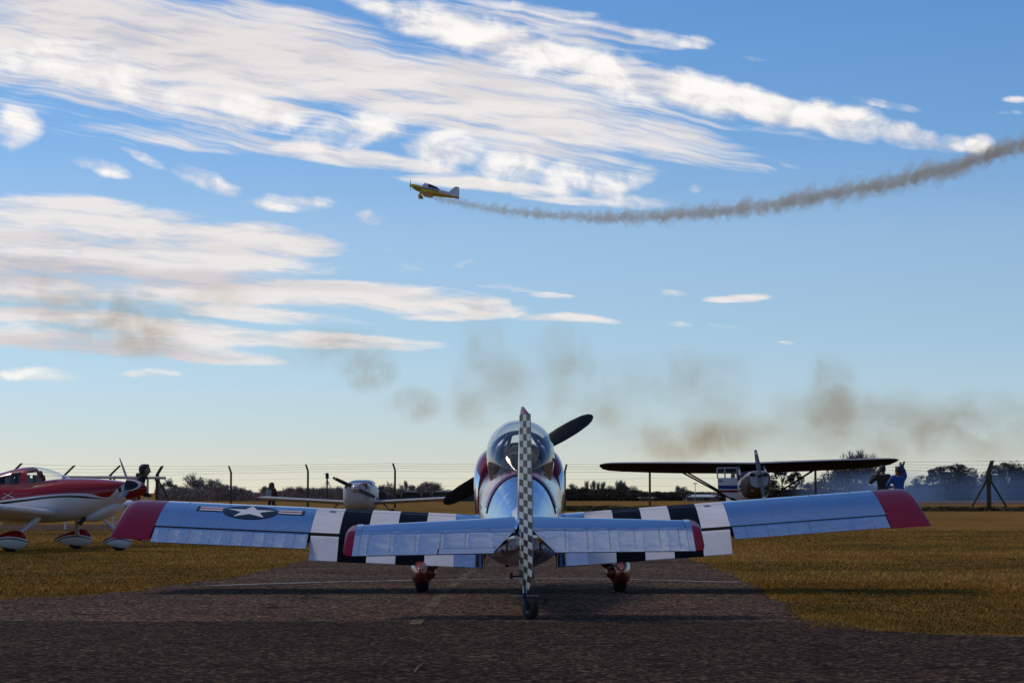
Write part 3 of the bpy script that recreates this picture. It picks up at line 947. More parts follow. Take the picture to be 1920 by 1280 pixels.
    dsc = [20.28, 20.33, 20.38, 20.45, 20.52, 20.62, 20.75, 20.9, 21.1, 21.3, 21.5, 21.7, 21.9, 22.1, 22.3, 22.45, 22.6, 22.7, 22.8, 22.88, 22.95]
    mb = MB(); mb.grid([cring(d) for d in dsc], 0)
    can = bld(mb, 'canopy', M['glass'], smooth=80)
    mb = MB()                                              # windscreen bow
    mb.tube(cring(22.42, -0.012, 36), 0.020, 8, 0)
    bld(mb, 'canopy_bow', M['interior'], can)
    # cockpit: seats, roll bar, glare shield, panel
    for d0, zt_ in ((21.05, 1.23), (22.0, 1.30)):
        mb = MB()
        rows = [[Vector((XC + x * w_, d0 + off_, z)) for x in (-1, -0.8, 0, 0.8, 1)] for (z, w_, off_) in ((0.85, 0.20, 0.05), (1.05, 0.20, 0.0), (1.18, 0.17, -0.03), (zt_, 0.10, -0.05), (zt_ + 0.03, 0.06, -0.02), (zt_, 0.09, 0.03), (1.15, 0.17, 0.06), (0.85, 0.20, 0.12))]
        mb.grid(rows, 0)
        bld(mb, 'seat', M['leather'], smooth=60)
    mb = MB()
    mb.tube([(XC - 0.24, 21.45, 1.06), (XC - 0.20, 21.47, 1.25), (XC - 0.11, 21.5, 1.40), (XC, 21.5, 1.44), (XC + 0.11, 21.5, 1.40), (XC + 0.20, 21.47, 1.25), (XC + 0.24, 21.45, 1.06)], 0.017, 8)
    mb.tube([(XC - 0.085, 21.5, 1.42), (XC - 0.16, 22.15, 1.10)], 0.017, 8)
    bld(mb, 'roll_bar', M['interior'])
    mb = MB()
    rows = [[Vector((XC + x, d, z + 0.05 * (1 - (x / 0.24) ** 2) - (0.10 if z > 1.2 else 0) * (x / 0.24) ** 4)) for x in np.linspace(-0.24, 0.24, 9)] for d, z in ((22.35, 1.00), (22.36, 1.31), (22.55, 1.315), (22.72, 1.20))]
    mb.grid(rows, 0)
    bld(mb, 'glare_shield', pm('dark_glare_shield', (0.02, 0.022, 0.028), 0.8), smooth=50)
    mb = MB()
    for k, (x, z) in enumerate(((-0.13, 1.13), (0.0, 1.15), (0.13, 1.13))):
        mb.lathe([(0, 0.045), (-0.008, 0.045), (-0.01, 0.035)], (XC + x, 22.345, z), (0, 1, 0), 14)
    bld(mb, 'instrument', M['dark_metal'])

    # ---- cowling with cheeks and spinner
    COWL = [(23.05, 0.36, 0.86, 1.26, 0.392, 2.5, 2.8), (23.15, 0.37, 0.90, 1.31, 0.425, 2.8, 2.7), (23.45, 0.42, 0.98, 1.365, 0.435, 2.9, 2.6), (23.85, 0.52, 1.05, 1.385, 0.42, 2.8, 2.4),
            (24.2, 0.68, 1.12, 1.38, 0.36, 2.5, 2.2), (24.42, 0.86, 1.17, 1.36, 0.26, 2.3, 2.1), (24.5, 0.98, 1.2, 1.34, 0.18, 2.1, 2.1)]
    mb = MB()
    dd = [23.052, 23.08, 23.15, 23.3, 23.45, 23.65, 23.85, 24.05, 24.2, 24.32, 24.42, 24.5]
    rings = []
    for d in dd:
        zb, zm, zt, hw, nu, nl = interp(COWL, d)
        rings.append([Vector((XC - 0.006 + x, d, z)) for x, z in section(zb, zm, zt, hw, nu, nl, 48)])

    def cmat(i, j):
        a = 2 * pi * (j + 0.5) / 48
        return 0 if sin(a) > 0.42 else 1
    mb.loft(rings, 0, True, True, mf=cmat)
    bld(mb, 'cowling', [M['crimson_gloss'], M['alu']], smooth=60)
    PC = Vector((XC - 0.012, 24.62, 1.235))
    mb = MB(); mb.lathe([(-0.12, 0.165), (0.0, 0.16), (0.12, 0.135), (0.24, 0.085), (0.31, 0.035), (0.33, 0.004)], PC, (0, 1, 0), 24)
    bld(mb, 'spinner', M['alu'], smooth=60)
    # propeller blades; the tip-to-tip line climbs to the right
    ang = atan2(164, 281)
    for sg in (1, -1):
        ax = Vector((cos(ang), 0, sin(ang))) * sg
        ch = Vector((-sin(ang), 0, cos(ang))) * sg
        mb = MB()
        rows = []
        for r, w_, tw, th in ((0.10, 0.075, 55, 0.035), (0.20, 0.115, 42, 0.028), (0.35, 0.155, 30, 0.020), (0.50, 0.165, 24, 0.016), (0.65, 0.155, 19, 0.012), (0.78, 0.125, 16, 0.009), (0.84, 0.085, 15, 0.007), (0.872, 0.03, 15, 0.004)):
            t = radians(tw)
            cdir = ch * cos(t) + Vector((0, 1, 0)) * sin(t)
            ndir = ch * -sin(t) + Vector((0, 1, 0)) * cos(t)
            rows.append([PC + ax * r + cdir * (w_ / 2 * cos(a)) + ndir * (th / 2 * sin(a)) for a in [2 * pi * k / 14 for k in range(14)]])
        mb.loft(rows, 0)
        bld(mb, 'propeller_blade', M['prop_black'], smooth=60)

    # ---- tail plane
    HX = 0.084
    TH = radians(11)
    HY, HZ = 17.80, 0.612
    ROLL = 0.0148
    for side in (-1, 1):
        def hp(s, f, h):
            """tail plane point: span s, f metres ahead of the hinge, h above"""
            y = HY + f * cos(TH) - h * sin(TH)
            z = HZ - 0.004 * s + side * s * ROLL + f * sin(TH) + h * cos(TH)
            return Vector((HX + side * s, y, z))
        mb = MB(); rows = []
        for k in range(11):
            s = lerp(0.055, 1.178, k / 10)
            cd = lerp(0.50, 0.315, k / 10); tk = lerp(0.036, 0.026, k / 10)
            pr = []
            for q in range(15):
                a = lerp(-pi / 2, pi / 2, q / 14)
                f = cd * (0.55 + 0.45 * cos(a) ** 0.8) if abs(a) < pi / 2 - 1e-6 else cd * 0.55
                pr.append((f, tk * sin(a)))
            pr = [(0.012, -tk * 0.72)] + pr + [(0.012, tk * 0.72)]
            rows.append([hp(s, f, h) for f, h in pr])
        ids = mb.grid(rows, 0, True, side < 0); mb.cap(ids[-1], 0)
        bld(mb, 'stabilizer', M['alu_wing'], smooth=50)
        # elevator, trailing edge down
        DEF = radians(9.5)

        def ep(s, b_, h):
            f = -b_ * cos(DEF) + h * sin(DEF) * 0; hh = h - b_ * sin(DEF)
            return hp(s, f, hh)
        CE = 0.405
        mb = MB(); rows = []
        ks = 20
        for k in range(ks + 1):
            row = []
            for (b_, h) in [(CE, 0.003), (CE * .8, 0.008), (CE * .6, 0.013), (CE * .4, 0.0175), (CE * .2, 0.022), (0.035, 0.0255), (0.01, 0.021), (0.0, 0.0), (0.01, -0.021), (0.035, -0.0255), (CE * .4, -0.0175), (CE, -0.003)]:
                s_in = 0.062 + 0.165 * max(0, min(1, (b_ - 0.02) / (CE - 0.02)))
                s = lerp(s_in, 1.18, k / ks)
                row.append(ep(s, b_, h))
            rows.append(row)
        ids = mb.grid(rows, 0, True, side > 0); mb.cap(ids[0], 0); mb.cap(ids[-1], 0)
        elv = bld(mb, 'elevator', M['alu_tail'], smooth=45)
        # balance horn with crimson tip
        mb = MB(); rows = []
        for (s, f0, k) in ((1.182, 0.345, 1.0), (1.225, 0.345, 1.0)):
            rows.append([hp(s, f, h * k) for f, h in ((f0, 0), (f0 - .03, 0.016), (0.2, 0.025), (0.02, 0.026))] + [ep(s, b_, h * k) for b_, h in ((0.1, 0.024), (CE, 0.003), (CE, -0.003), (0.1, -0.024))] + [hp(s, f, -h * k) for f, h in ((0.02, 0.026), (0.2, 0.025), (f0 - .03, 0.016))])
        ids = mb.grid(rows, 0, True); mb.cap(ids[0], 0); mb.cap(ids[-1], 0)
        bld(mb, 'balance_horn', M['alu'], elv, 30)
        mb = MB(); rows = []
        for (s, f0, k, te) in ((1.226, 0.345, 1.0, CE), (1.262, 0.30, 0.9, CE * .97), (1.285, 0.22, 0.6, CE * 0.9), (1.295, 0.10, 0.15, CE * 0.75)):
            rows.append([hp(s, f, h * k) for f, h in ((f0, 0), (f0 - .03, 0.016), (0.05, 0.025), (0.02, 0.026))] + [ep(s, b_, h * k) for b_, h in ((0.1, 0.024), (te, 0.003), (te, -0.003), (0.1, -0.024))] + [hp(s, f, -h * k) for f, h in ((0.02, 0.026), (0.05, 0.025), (f0 - .03, 0.016))])
        ids = mb.grid(rows, 0, True); mb.cap(ids[-1], 0)
        bld(mb, 'horn_tip', M['crimson'], elv, 50)
        # rivet rows along the ribs
        mb = MB()
        for s in ([0.42, 0.60, 0.78, 0.96, 1.12] if side < 0 else [0.30, 0.46, 0.62, 0.80, 0.98, 1.12]):
            for q in range(10):
                b_ = 0.05 + q * 0.034
                mb.box(ep(s + (q % 2) * 0.002, b_, lerp(0.0255, 0.003, (b_ - .035) / (CE - .035)) + 0.0015), (0.010, 0.005, 0.0016))
        for q in range(13):
            b_ = 0.04 + q * 0.028
            mb.box(ep(0.072 + 0.165 * (b_ - .02) / (CE - .02) + 0.012, b_, lerp(0.0255, 0.003, (b_ - .035) / (CE - .035)) + 0.0015), (0.006, 0.006, 0.0016))
        rv = bld(mb, 'rivets', M['alu'], elv, 0); rv['kind'] = 'stuff'
        if side < 0:                                       # trim tab with its gap
            mb = MB()
            mb.grid([[ep(s, b_, lerp(0.0255, 0.003, (b_ - .035) / (CE - .035)) + 0.0022) for b_ in (0.322, 0.36, CE + 0.002)] for s in (0.215, 0.32, 0.45, 0.605)], 0)
            tab = bld(mb, 'trim_tab', M['alu_wing'], elv, 0)
            mb = MB()
            mb.grid([[ep(s, b_, lerp(0.0255, 0.003, (b_ - .035) / (CE - .035)) + 0.0026) for b_ in (0.314, 0.321)] for s in (0.20, 0.4, 0.612)], 0)
            mb.grid([[ep(s, b_, lerp(0.0255, 0.003, (b_ - .035) / (CE - .035)) + 0.0026) for b_ in (0.322, CE)] for s in (0.606, 0.617)], 0)
            bld(mb, 'tab_gap', M['black'], tab, 0)
        # elevator horn arm
        mb = MB()
        mb.box(ep(0.12, 0.06, -0.06), (0.012, 0.05, 0.09), rot=Matrix.Rotation(radians(20), 3, 'X'))
        bld(mb, 'control_arm', M['black'], elv)
    # ---- fin
    FX = 0.071
    mb = MB(); rows = []
    for z, yl, yt, tk in ((0.60, 18.62, 17.74, 0.034), (0.74, 18.45, 17.74, 0.033), (0.9, 18.36, 17.735, 0.030), (1.15, 18.22, 17.73, 0.025), (1.36, 18.10, 17.725, 0.020), (1.425, 18.03, 17.725, 0.016)):
        row = []
        for q in range(20):
            a = 2 * pi * q / 20
            cc = (cos(a) + 1) / 2
            y = lerp(yt, yl, cc)
            t_ = tk * (sin(a)) * (0.9 + 0.25 * (1 - cc))
            row.append(Vector((FX + t_, y, z)))
        rows.append(row)
    mb.loft(rows, 0)
    bld(mb, 'fin', M['alu_wing'], smooth=60)
    # fairing at the foot of the fin
    mb = MB(); rows = []
    for d, hgt, wd in ((17.72, 0.09, 0.045), (17.95, 0.11, 0.07), (18.2, 0.12, 0.085), (18.5, 0.10, 0.08), (18.8, 0.05, 0.05), (19.0, 0.01, 0.02)):
        zb, zm, zt, hw, nu, nl = interp(FUS, d)
        rows.append([Vector((FX + wd * x, d, zt - 0.03 + (hgt + 0.03) * (1 - abs(x)) ** 1.6)) for x in np.linspace(-1, 1, 13)])
    mb.grid(rows, 0)
    bld(mb, 'fin_fairing', M['alu'], smooth=70)
    # rudder: checkered sheet cells on both sides, trailing edge to the right
    RD = radians(8.4)
    NR, NCOL = 26, 3

    def rp(t, c, sd):
        z = lerp(0.245, 1.448, t)
        ch = interp([(0.0, 0.30), (0.06, 0.43), (0.14, 0.47), (0.45, 0.47), (0.75, 0.43), (1.0, 0.37)], t)[0]
        b_ = 0.03 + ch * c
        hw = lerp(0.022, 0.003, c)
        zz = z - 0.10 * c * (1 - t) * 0.5 + 0.012
        return Vector((FX + b_ * sin(RD) + sd * hw * cos(RD), 17.715 - b_ * cos(RD) + sd * hw * sin(RD), zz))
    mb = MB()
    for sd in (-1, 1):
        mb.grid([[rp(i / NR, j / NCOL, sd) for j in range(NCOL + 1)] for i in range(NR + 1)], 0, False, sd > 0, mf=lambda i, j: (i + j) % 2)
    for j in (0, NCOL):
        mb.grid([[rp(i / NR, j / NCOL, -1), rp(i / NR, j / NCOL, 1)] for i in range(NR + 1)], 0)
    for i in (0, NR):
        mb.grid([[rp(i / NR, j / NCOL, -1), rp(i / NR, j / NCOL, 1)] for j in range(NCOL + 1)], 0)
    rud = bld(mb, 'rudder', [M['check_light'], M['check_dark']], smooth=30)
    mb = MB(); rows = []
    for (zz, k, f0, f1) in ((1.462, 0.8, 0.28, 0.34), (1.482, 0.6, 0.20, 0.25), (1.506, 0.35, 0.12, 0.15), (1.522, 0.1, 0.06, 0.07)):
        row = []
        for q in range(14):
            a = 2 * pi * q / 14
            yy = f0 * cos(a) if cos(a) > 0 else f1 * cos(a)
            xo = 0.020 * k * sin(a)
            row.append(Vector((FX + xo + (max(0, -yy)) * sin(RD), 17.715 + yy, zz)))
        rows.append(row)
    mb.loft(rows, 0)
    bld(mb, 'fin_cap', M['crimson'], rud, 60)
    mb = MB()                                              # rudder horn and cables
    hz = Z(1080, 17.62)
    mb.box((FX, 17.66, hz), (0.155, 0.025, 0.012))
    for sg in (-1, 1):
        mb.box((FX + sg * 0.075, 17.66, hz + 0.005), (0.022, 0.03, 0.045))
    bld(mb, 'rudder_horn', M['black'], rud)
    for sg in (-1, 1):
        mb = MB()
        mb.tube([(FX + sg * 0.085, 17.66, hz), (FX + sg * 0.095, 17.52, 0.165)], 0.0022, 5)
        bld(mb, 'steering_cable', M['dark_metal'])
    # tail spring, fork, wheel (steered to the right)
    TW = P(995, 1139, 17.42); TW.z = 0.0755
    mb = MB()
    mb.tube([(FX, 18.2, 0.42), (FX + 0.005, 17.85, 0.33), (FX + 0.02, 17.58, 0.235), (FX + 0.022, 17.54, 0.165)], [0.022, 0.02, 0.015, 0.013], 8)
    mb.box((FX + 0.02, 17.53, 0.165), (0.20, 0.018, 0.006))
    bld(mb, 'tail_spring', M['steel'])
    mb = MB()
    sa = radians(34)
    wax = Vector((cos(sa), -sin(sa) * -1, 0))
    bk = Vector((sin(sa), -cos(sa), 0))
    piv = TW - bk * 0.085
    mb.tube([Vector((FX + 0.022, 17.54, 0.17)), Vector((piv.x, piv.y, 0.145))], 0.018, 8)
    for sg in (-1,):
        mb.tube([Vector((piv.x, piv.y, 0.15)), TW + wax * (sg * 0.040) + Vector((0, 0, 0.03)), TW + wax * (sg * 0.040) - Vector((0, 0, 0.01))], [0.022, 0.018, 0.014], 8)
    bld(mb, 'tail_fork', M['black'])
    mb = MB()
    mb.lathe([(-0.030, 0.035), (-0.030, 0.060), (-0.022, 0.070), (-0.008, 0.0755), (0.008, 0.0755), (0.022, 0.070), (0.030, 0.060), (0.030, 0.035)], TW, wax, 26)
    tw = bld(mb, 'tail_wheel', M['rubber'], smooth=50)
    mb = MB()
    mb.lathe([(-0.031, 0.008), (-0.032, 0.034), (0.032, 0.034), (0.031, 0.008)], TW, wax, 20)
    bld(mb, 'hub', M['dark_metal'], tw)

    # ---- main gear
    for side, px, pyb in ((-1, 792, 1108), (1, 1161, 1107)):
        wx = X(px, 22.25); WY = 22.25; r = 0.165
        mb = MB()
        mb.lathe([(-0.062, 0.07), (-0.062, 0.12), (-0.055, 0.148), (-0.035, 0.163), (0, r), (0.035, 0.163), (0.055, 0.148), (0.062, 0.12), (0.062, 0.07)], (wx, WY, r + 0.002), (1, 0, 0), 30)
        bld(mb, 'tyre', M['rubber'], smooth=50)
        mb = MB(); rows = []
        prof = [(-0.60, 0.20, 0.005, 0.01), (-0.55, 0.195, 0.03, 0.05), (-0.42, 0.19, 0.062, 0.09), (-0.25, 0.19, 0.088, 0.115), (-0.05, 0.195, 0.100, 0.130), (0.12, 0.20, 0.098, 0.128), (0.26, 0.20, 0.078, 0.105), (0.34, 0.20, 0.045, 0.07), (0.37, 0.20, 0.01, 0.015)]
        for (dy_, zc, hw, hh) in prof:
            rows.append([Vector((wx + math.copysign(abs(cos(a)) ** 0.8, cos(a)) * hw, WY + dy_, zc + math.copysign(abs(sin(a)) ** 0.85, sin(a)) * hh)) for a in [2 * pi * k / 24 for k in range(24)]])
        mb.loft(rows, 0)
        pant = bld(mb, 'wheel_pant', M['pant_red'], smooth=60)
        mb = MB()
        mb.tube([(wx - side * 0.06, WY - 0.05, 0.22), (wx - side * 0.11, WY - 0.02, 0.24), (wx - side * 0.20, WY + 0.02, 0.30), (XC + side * 0.33, 22.45, 0.47)], [0.05, 0.035, 0.026, 0.034], 10, flat=1.0)
        bld(mb, 'gear_leg', M['crimson'], smooth=60)
        mb = MB()                                           # brake calliper fairing on the inner side
        c0 = Vector((wx - side * 0.075, WY - 0.30, 0.185))
        mb.lathe([(-0.10, 0.012), (-0.06, 0.045), (0.0, 0.062), (0.14, 0.058), (0.22, 0.03)], c0, (0, 1, 0), 14)
        bld(mb, 'brake_fairing', M['pant_red'], pant, 60)
    # exhaust stacks under the belly
    mb = MB()
    for sg in (-1, 1):
        mb.tube([(XC + sg * 0.12, 23.2, 0.36), (XC + sg * 0.12, 22.7, 0.285), (XC + sg * 0.12, 22.45, 0.24)], 0.024, 10)
    bld(mb, 'exhaust_pipe', M['dark_metal'])
    return root


build_taildragger()


# ================================================================== fence
M['post'] = pm('mossy_concrete_post', (0.085, 0.066, 0.036), 0.9, 0, 0.35, 6, 0.004, 20)
M['wire'] = pm('rusty_wire', (0.06, 0.055, 0.05), 0.6, 0.5, 0.2, 10)


def fence_d(px): return float(np.interp(px, [20, 122, 208, 296, 434, 741, 1218, 1852, 2010], [141, 150, 155, 158, 153, 146, 139, 132, 131]))


def build_fence():
    root = empty('perimeter_fence', (X(960, 142), 142, 0))
    off = root.location
    tag(root, 'concrete post and barbed wire fence running behind the parked airplanes', 'fence')
    posts = [(22, 868, 1), (122, 872, 1), (208, 872, 1), (296, 873, 2), (434, 873, 0), (578, 870, 0), (741, 868, 0), (900, 869, 0), (1059, 870, 0), (1218, 868, 0), (1375, 867, 0), (1528, 866, 0), (1690, 865, 0), (1852, 863, 3), (2012, 862, 0)]
    tops = {}
    for px, py, kind in posts:
        d = fence_d(px)
        b = Vector((X(px, d), d, 0)); H = Z(py, d)
        w = {0: 0.115, 1: 0.16, 2: 0.20, 3: 0.21}[kind]
        lean = {0: (0.10 if px > 900 else -0.12, -0.25), 1: (0.62, 0.0), 2: (0.34, -0.1), 3: (0.24, 0.1)}[kind]
        kn = H - {0: 0.42, 1: 0.62, 2: 0.55, 3: 0.62}[kind]
        top = Vector((b.x + lean[0], b.y + lean[1], H)); kp = Vector((b.x, b.y, kn))
        mb = MB()

        def sq(c, w_): return [c + Vector((sx * w_ / 2, sy * w_ / 2, 0)) for sx, sy in ((-1, -1), (1, -1), (1, 1), (-1, 1))]
        mb.loft([sq(b - Vector((0, 0, 0.3)), w * 1.12), sq(b + Vector((0, 0, kn * 0.6)), w * 1.02), sq(kp, w), sq(top, w * 0.92)], 0)
        if kind == 3 or kind == 2:
            mb.loft([sq(kp + Vector((0, 0, -0.42)), w * 1.5), sq(kp + Vector((0, 0, -0.12)), w * 1.5)], 0)
        p = mb.build('post', M['post'], root, 30, off=off)
        if kind >= 2:
            for sg in ((-1, 1) if kind == 3 else (1,)):
                mb = MB(); mb.tube([kp + Vector((sg * 0.08, 0, -0.40)), Vector((b.x + sg * 1.05, b.y - 0.1, -0.05))], 0.062, 6)
                mb.build('brace', M['post'], p, 30, off=off)
        tops[px] = (b, kp, top, H)
    keys = [p[0] for p in posts]
    for k in range(8):
        mb = MB()
        pts = []
        for i, px in enumerate(keys):
            b, kp, top, H = tops[px]
            if k < 3: q = kp.lerp(top, (0.96, 0.62, 0.30)[k])
            else: q = Vector((b.x, b.y, kp.z * (0.985, 0.80, 0.6, 0.4, 0.2)[k - 3]))
            if pts:
                prev = pts[-1]; m_ = prev.lerp(q, 0.5); m_.z -= 0.03
                pts.append(m_)
            pts.append(q)
        mb.tube(pts, 0.0062 if k < 4 else 0.0036, 4)
        mb.build('wire', M['wire'], root, 0, off=off)


build_fence()

# pale tubular barrier behind the red airplane
def build_barrier():
    d = 60.0
    o = Vector((X(215, d), d, 0))
    root = empty('tubular_barrier', o)
    tag(root, 'pale tubular metal barrier rail behind the red and white airplane', 'barrier')
    m = pm('pale_rail_paint', (0.62, 0.52, 0.42), 0.6, 0, 0.2, 6)
    zt = Z(894, d)
    mb = MB(); mb.tube([(X(118, d), d, zt), (X(312, d), d, zt - 0.02)], 0.035, 8); mb.build('rail', m, root, 50, off=o)
    for px in (125, 215, 278):
        mb = MB(); mb.tube([(X(px, d), d, 0), (X(px, d), d, zt)], 0.03, 8); mb.build('upright', m, root, 50, off=o)
    mb = MB(); mb.tube([(X(118, d), d, zt * 0.5), (X(305, d), d, zt * 0.5)], 0.03, 8); mb.build('rail', m, root, 50, off=o)


build_barrier()


# ================================================================== propeller blades shared by the other airplanes
def prop(parent, c, axis_fwd, R, angs, mat, tipmat=None, wmax=0.13, off=None):
    f = Vector(axis_fwd).normalized()
    side = f.cross(Vector((0, 0, 1))).normalized(); up = side.cross(f).normalized()
    for a in angs:
        ax = side * cos(a) + up * sin(a); ch = f.cross(ax)
        mb = MB(); rows = []
        for t, w_, tw, th in ((0.10, .55, 50, .034), (.25, .8, 40, .026), (.45, 1, 28, .018), (.7, .95, 20, .013), (.86, .8, 17, .010), (.95, .6, 16, .007), (1.0, .25, 16, .004)):
            cd = ch * cos(radians(tw)) + f * sin(radians(tw)); nd = ch * -sin(radians(tw)) + f * cos(radians(tw))
            rows.append([Vector(c) + ax * (R * t) + cd * (wmax * w_ / 2 * cos(q)) + nd * (th / 2 * sin(q)) for q in [2 * pi * k / 10 for k in range(10)]])
        mb.loft(rows, 0, mf=lambda i, j: 1 if i == 4 and tipmat else 0)
        mb.build('propeller_blade', [mat, tipmat] if tipmat else mat, parent, 60, off=off)


def tyre_pant(parent, c, r, w, L, mat_pant, mat_tyre, fwd=1):
    """wheel with a teardrop fairing; long axis local x (nose towards fwd)"""
    mb = MB()
    mb.lathe([(-w / 2, r * .5), (-w / 2, r * .8), (-w * .3, r * .97), (0, r), (w * .3, r * .97), (w / 2, r * .8), (w / 2, r * .5)], c, (0, 1, 0), 20)
    mb.build('tyre', mat_tyre, parent, 50)
    mb = MB(); rows = []
    for (t, h, k) in ((-0.60, .02, .03), (-0.56, .16, .2), (-0.42, .42, .5), (-0.25, .68, .78), (-0.05, .9, .96), (0.12, 1, 1), (0.26, .9, .9), (0.35, .62, .62), (0.395, .3, .3), (0.40, .05, .05)):
        cc = Vector(c) + Vector((fwd * t * L, 0, r * 0.06 - 0.04 * r * (t < -0.1)))
        rows.append([cc + Vector((0, cos(a) * w * 0.95 * k, sin(a) * r * 0.98 * h * (1.1 if sin(a) > 0 else 0.86))) for a in [2 * pi * q / 20 for q in range(20)]])
    mb.loft(rows, 0)
    return mb.build('wheel_pant', mat_pant, parent, 60)


# ================================================================== red and white airplane on the left
def livery_mat():
    """red over white with a white line and a black sweep, following two curves along the fuselage"""
    m, nt, b = new_mat('red_white_livery')
    x_, y_, z_ = nt.sep(nt.n('ShaderNodeTexCoord').outputs['Object'])
    K = 38 / F; lx = lambda px: ((px - 960) * K + 7.27) / 0.979
    lz = lambda py: CAM_H + (924 - py) * K

    def curve(pts):
        fc = nt.n('ShaderNodeFloatCurve')
        X0, X1, Z0, Z1 = -6.0, 2.2, -0.5, 2.5
        t = nt.mapr(x_, X0, X1, 0, 1, 'LINEAR')
        c = fc.mapping.curves[0]
        P_ = [(((lx(a) - X0) / (X1 - X0)), ((lz(q) - Z0) / (Z1 - Z0))) for a, q in pts]
        c.points[0].location = P_[0]; c.points[1].location = P_[-1]
        for p in P_[1:-1]: c.points.new(*p)
        for p in c.points: p.handle_type = 'AUTO'
        fc.mapping.extend = 'HORIZONTAL'; fc.mapping.update()
        nt.link(t, fc.inputs[1])
        return nt.mapr(fc.outputs[0], 0, 1, Z0, Z1, 'LINEAR')
    red = curve([(-300, 950), (-100, 948), (0, 939.7), (50, 934), (117, 926.7), (167, 924.5), (192, 925.8), (221, 931.8), (229, 926), (236, 917), (243, 909), (252, 903)])
    b_hi = curve([(-300, 958), (-100, 952), (0, 943), (67, 935.5), (125, 929), (167, 928.3), (208, 933.5), (225, 936), (250, 936)])
    b_lo = curve([(-300, 966), (-100, 958), (0, 948), (67, 939.5), (125, 933.2), (167, 932.6), (208, 935), (225, 936), (250, 936)])
    f_red = nt.math('GREATER_THAN', z_, red)
    f_blk = nt.math('MULTIPLY', nt.math('LESS_THAN', z_, b_hi), nt.math('GREATER_THAN', z_, b_lo))
    c = nt.mix(f_blk, nt.mix(f_red, (0.72, 0.70, 0.70), (0.34, 0.005, 0.012)), (0.014, 0.013, 0.016))
    nt.link(c, b.inputs['Base Color'])
    b.inputs['Roughness'].default_value = 0.2; b.inputs['Coat Weight'].default_value = 0.4; b.inputs['Coat Roughness'].default_value = 0.06
    b.inputs['Specular IOR Level'].default_value = 0.35
    return m


def pant_mat():
    m, nt, b = new_mat('red_white_wheel_pant')
    x_, y_, z_ = nt.sep(nt.n('ShaderNodeTexCoord').outputs['Object'])
    g = nt.n('ShaderNodeTexCoord').outputs['Generated']
    gx, gy, gz = nt.sep(g)
    lim = nt.math('MULTIPLY_ADD', nt.math('MULTIPLY', nt.math('SUBTRACT', gx, 0.62), nt.math('SUBTRACT', gx, 0.62)), -1.0, 0.70)
    f = nt.math('GREATER_THAN', gz, lim)
    f2 = nt.math('MULTIPLY', nt.math('GREATER_THAN', gz, nt.math('SUBTRACT', lim, 0.14)), nt.math('LESS_THAN', gz, nt.math('SUBTRACT', lim, 0.08)))
    nt.link(nt.mix(f2, nt.mix(f, (0.66, 0.65, 0.65), (0.30, 0.006, 0.012)), (0.012, 0.012, 0.014)), b.inputs['Base Color'])
    b.inputs['Roughness'].default_value = 0.25; b.inputs['Specular IOR Level'].default_value = 0.35
    return m


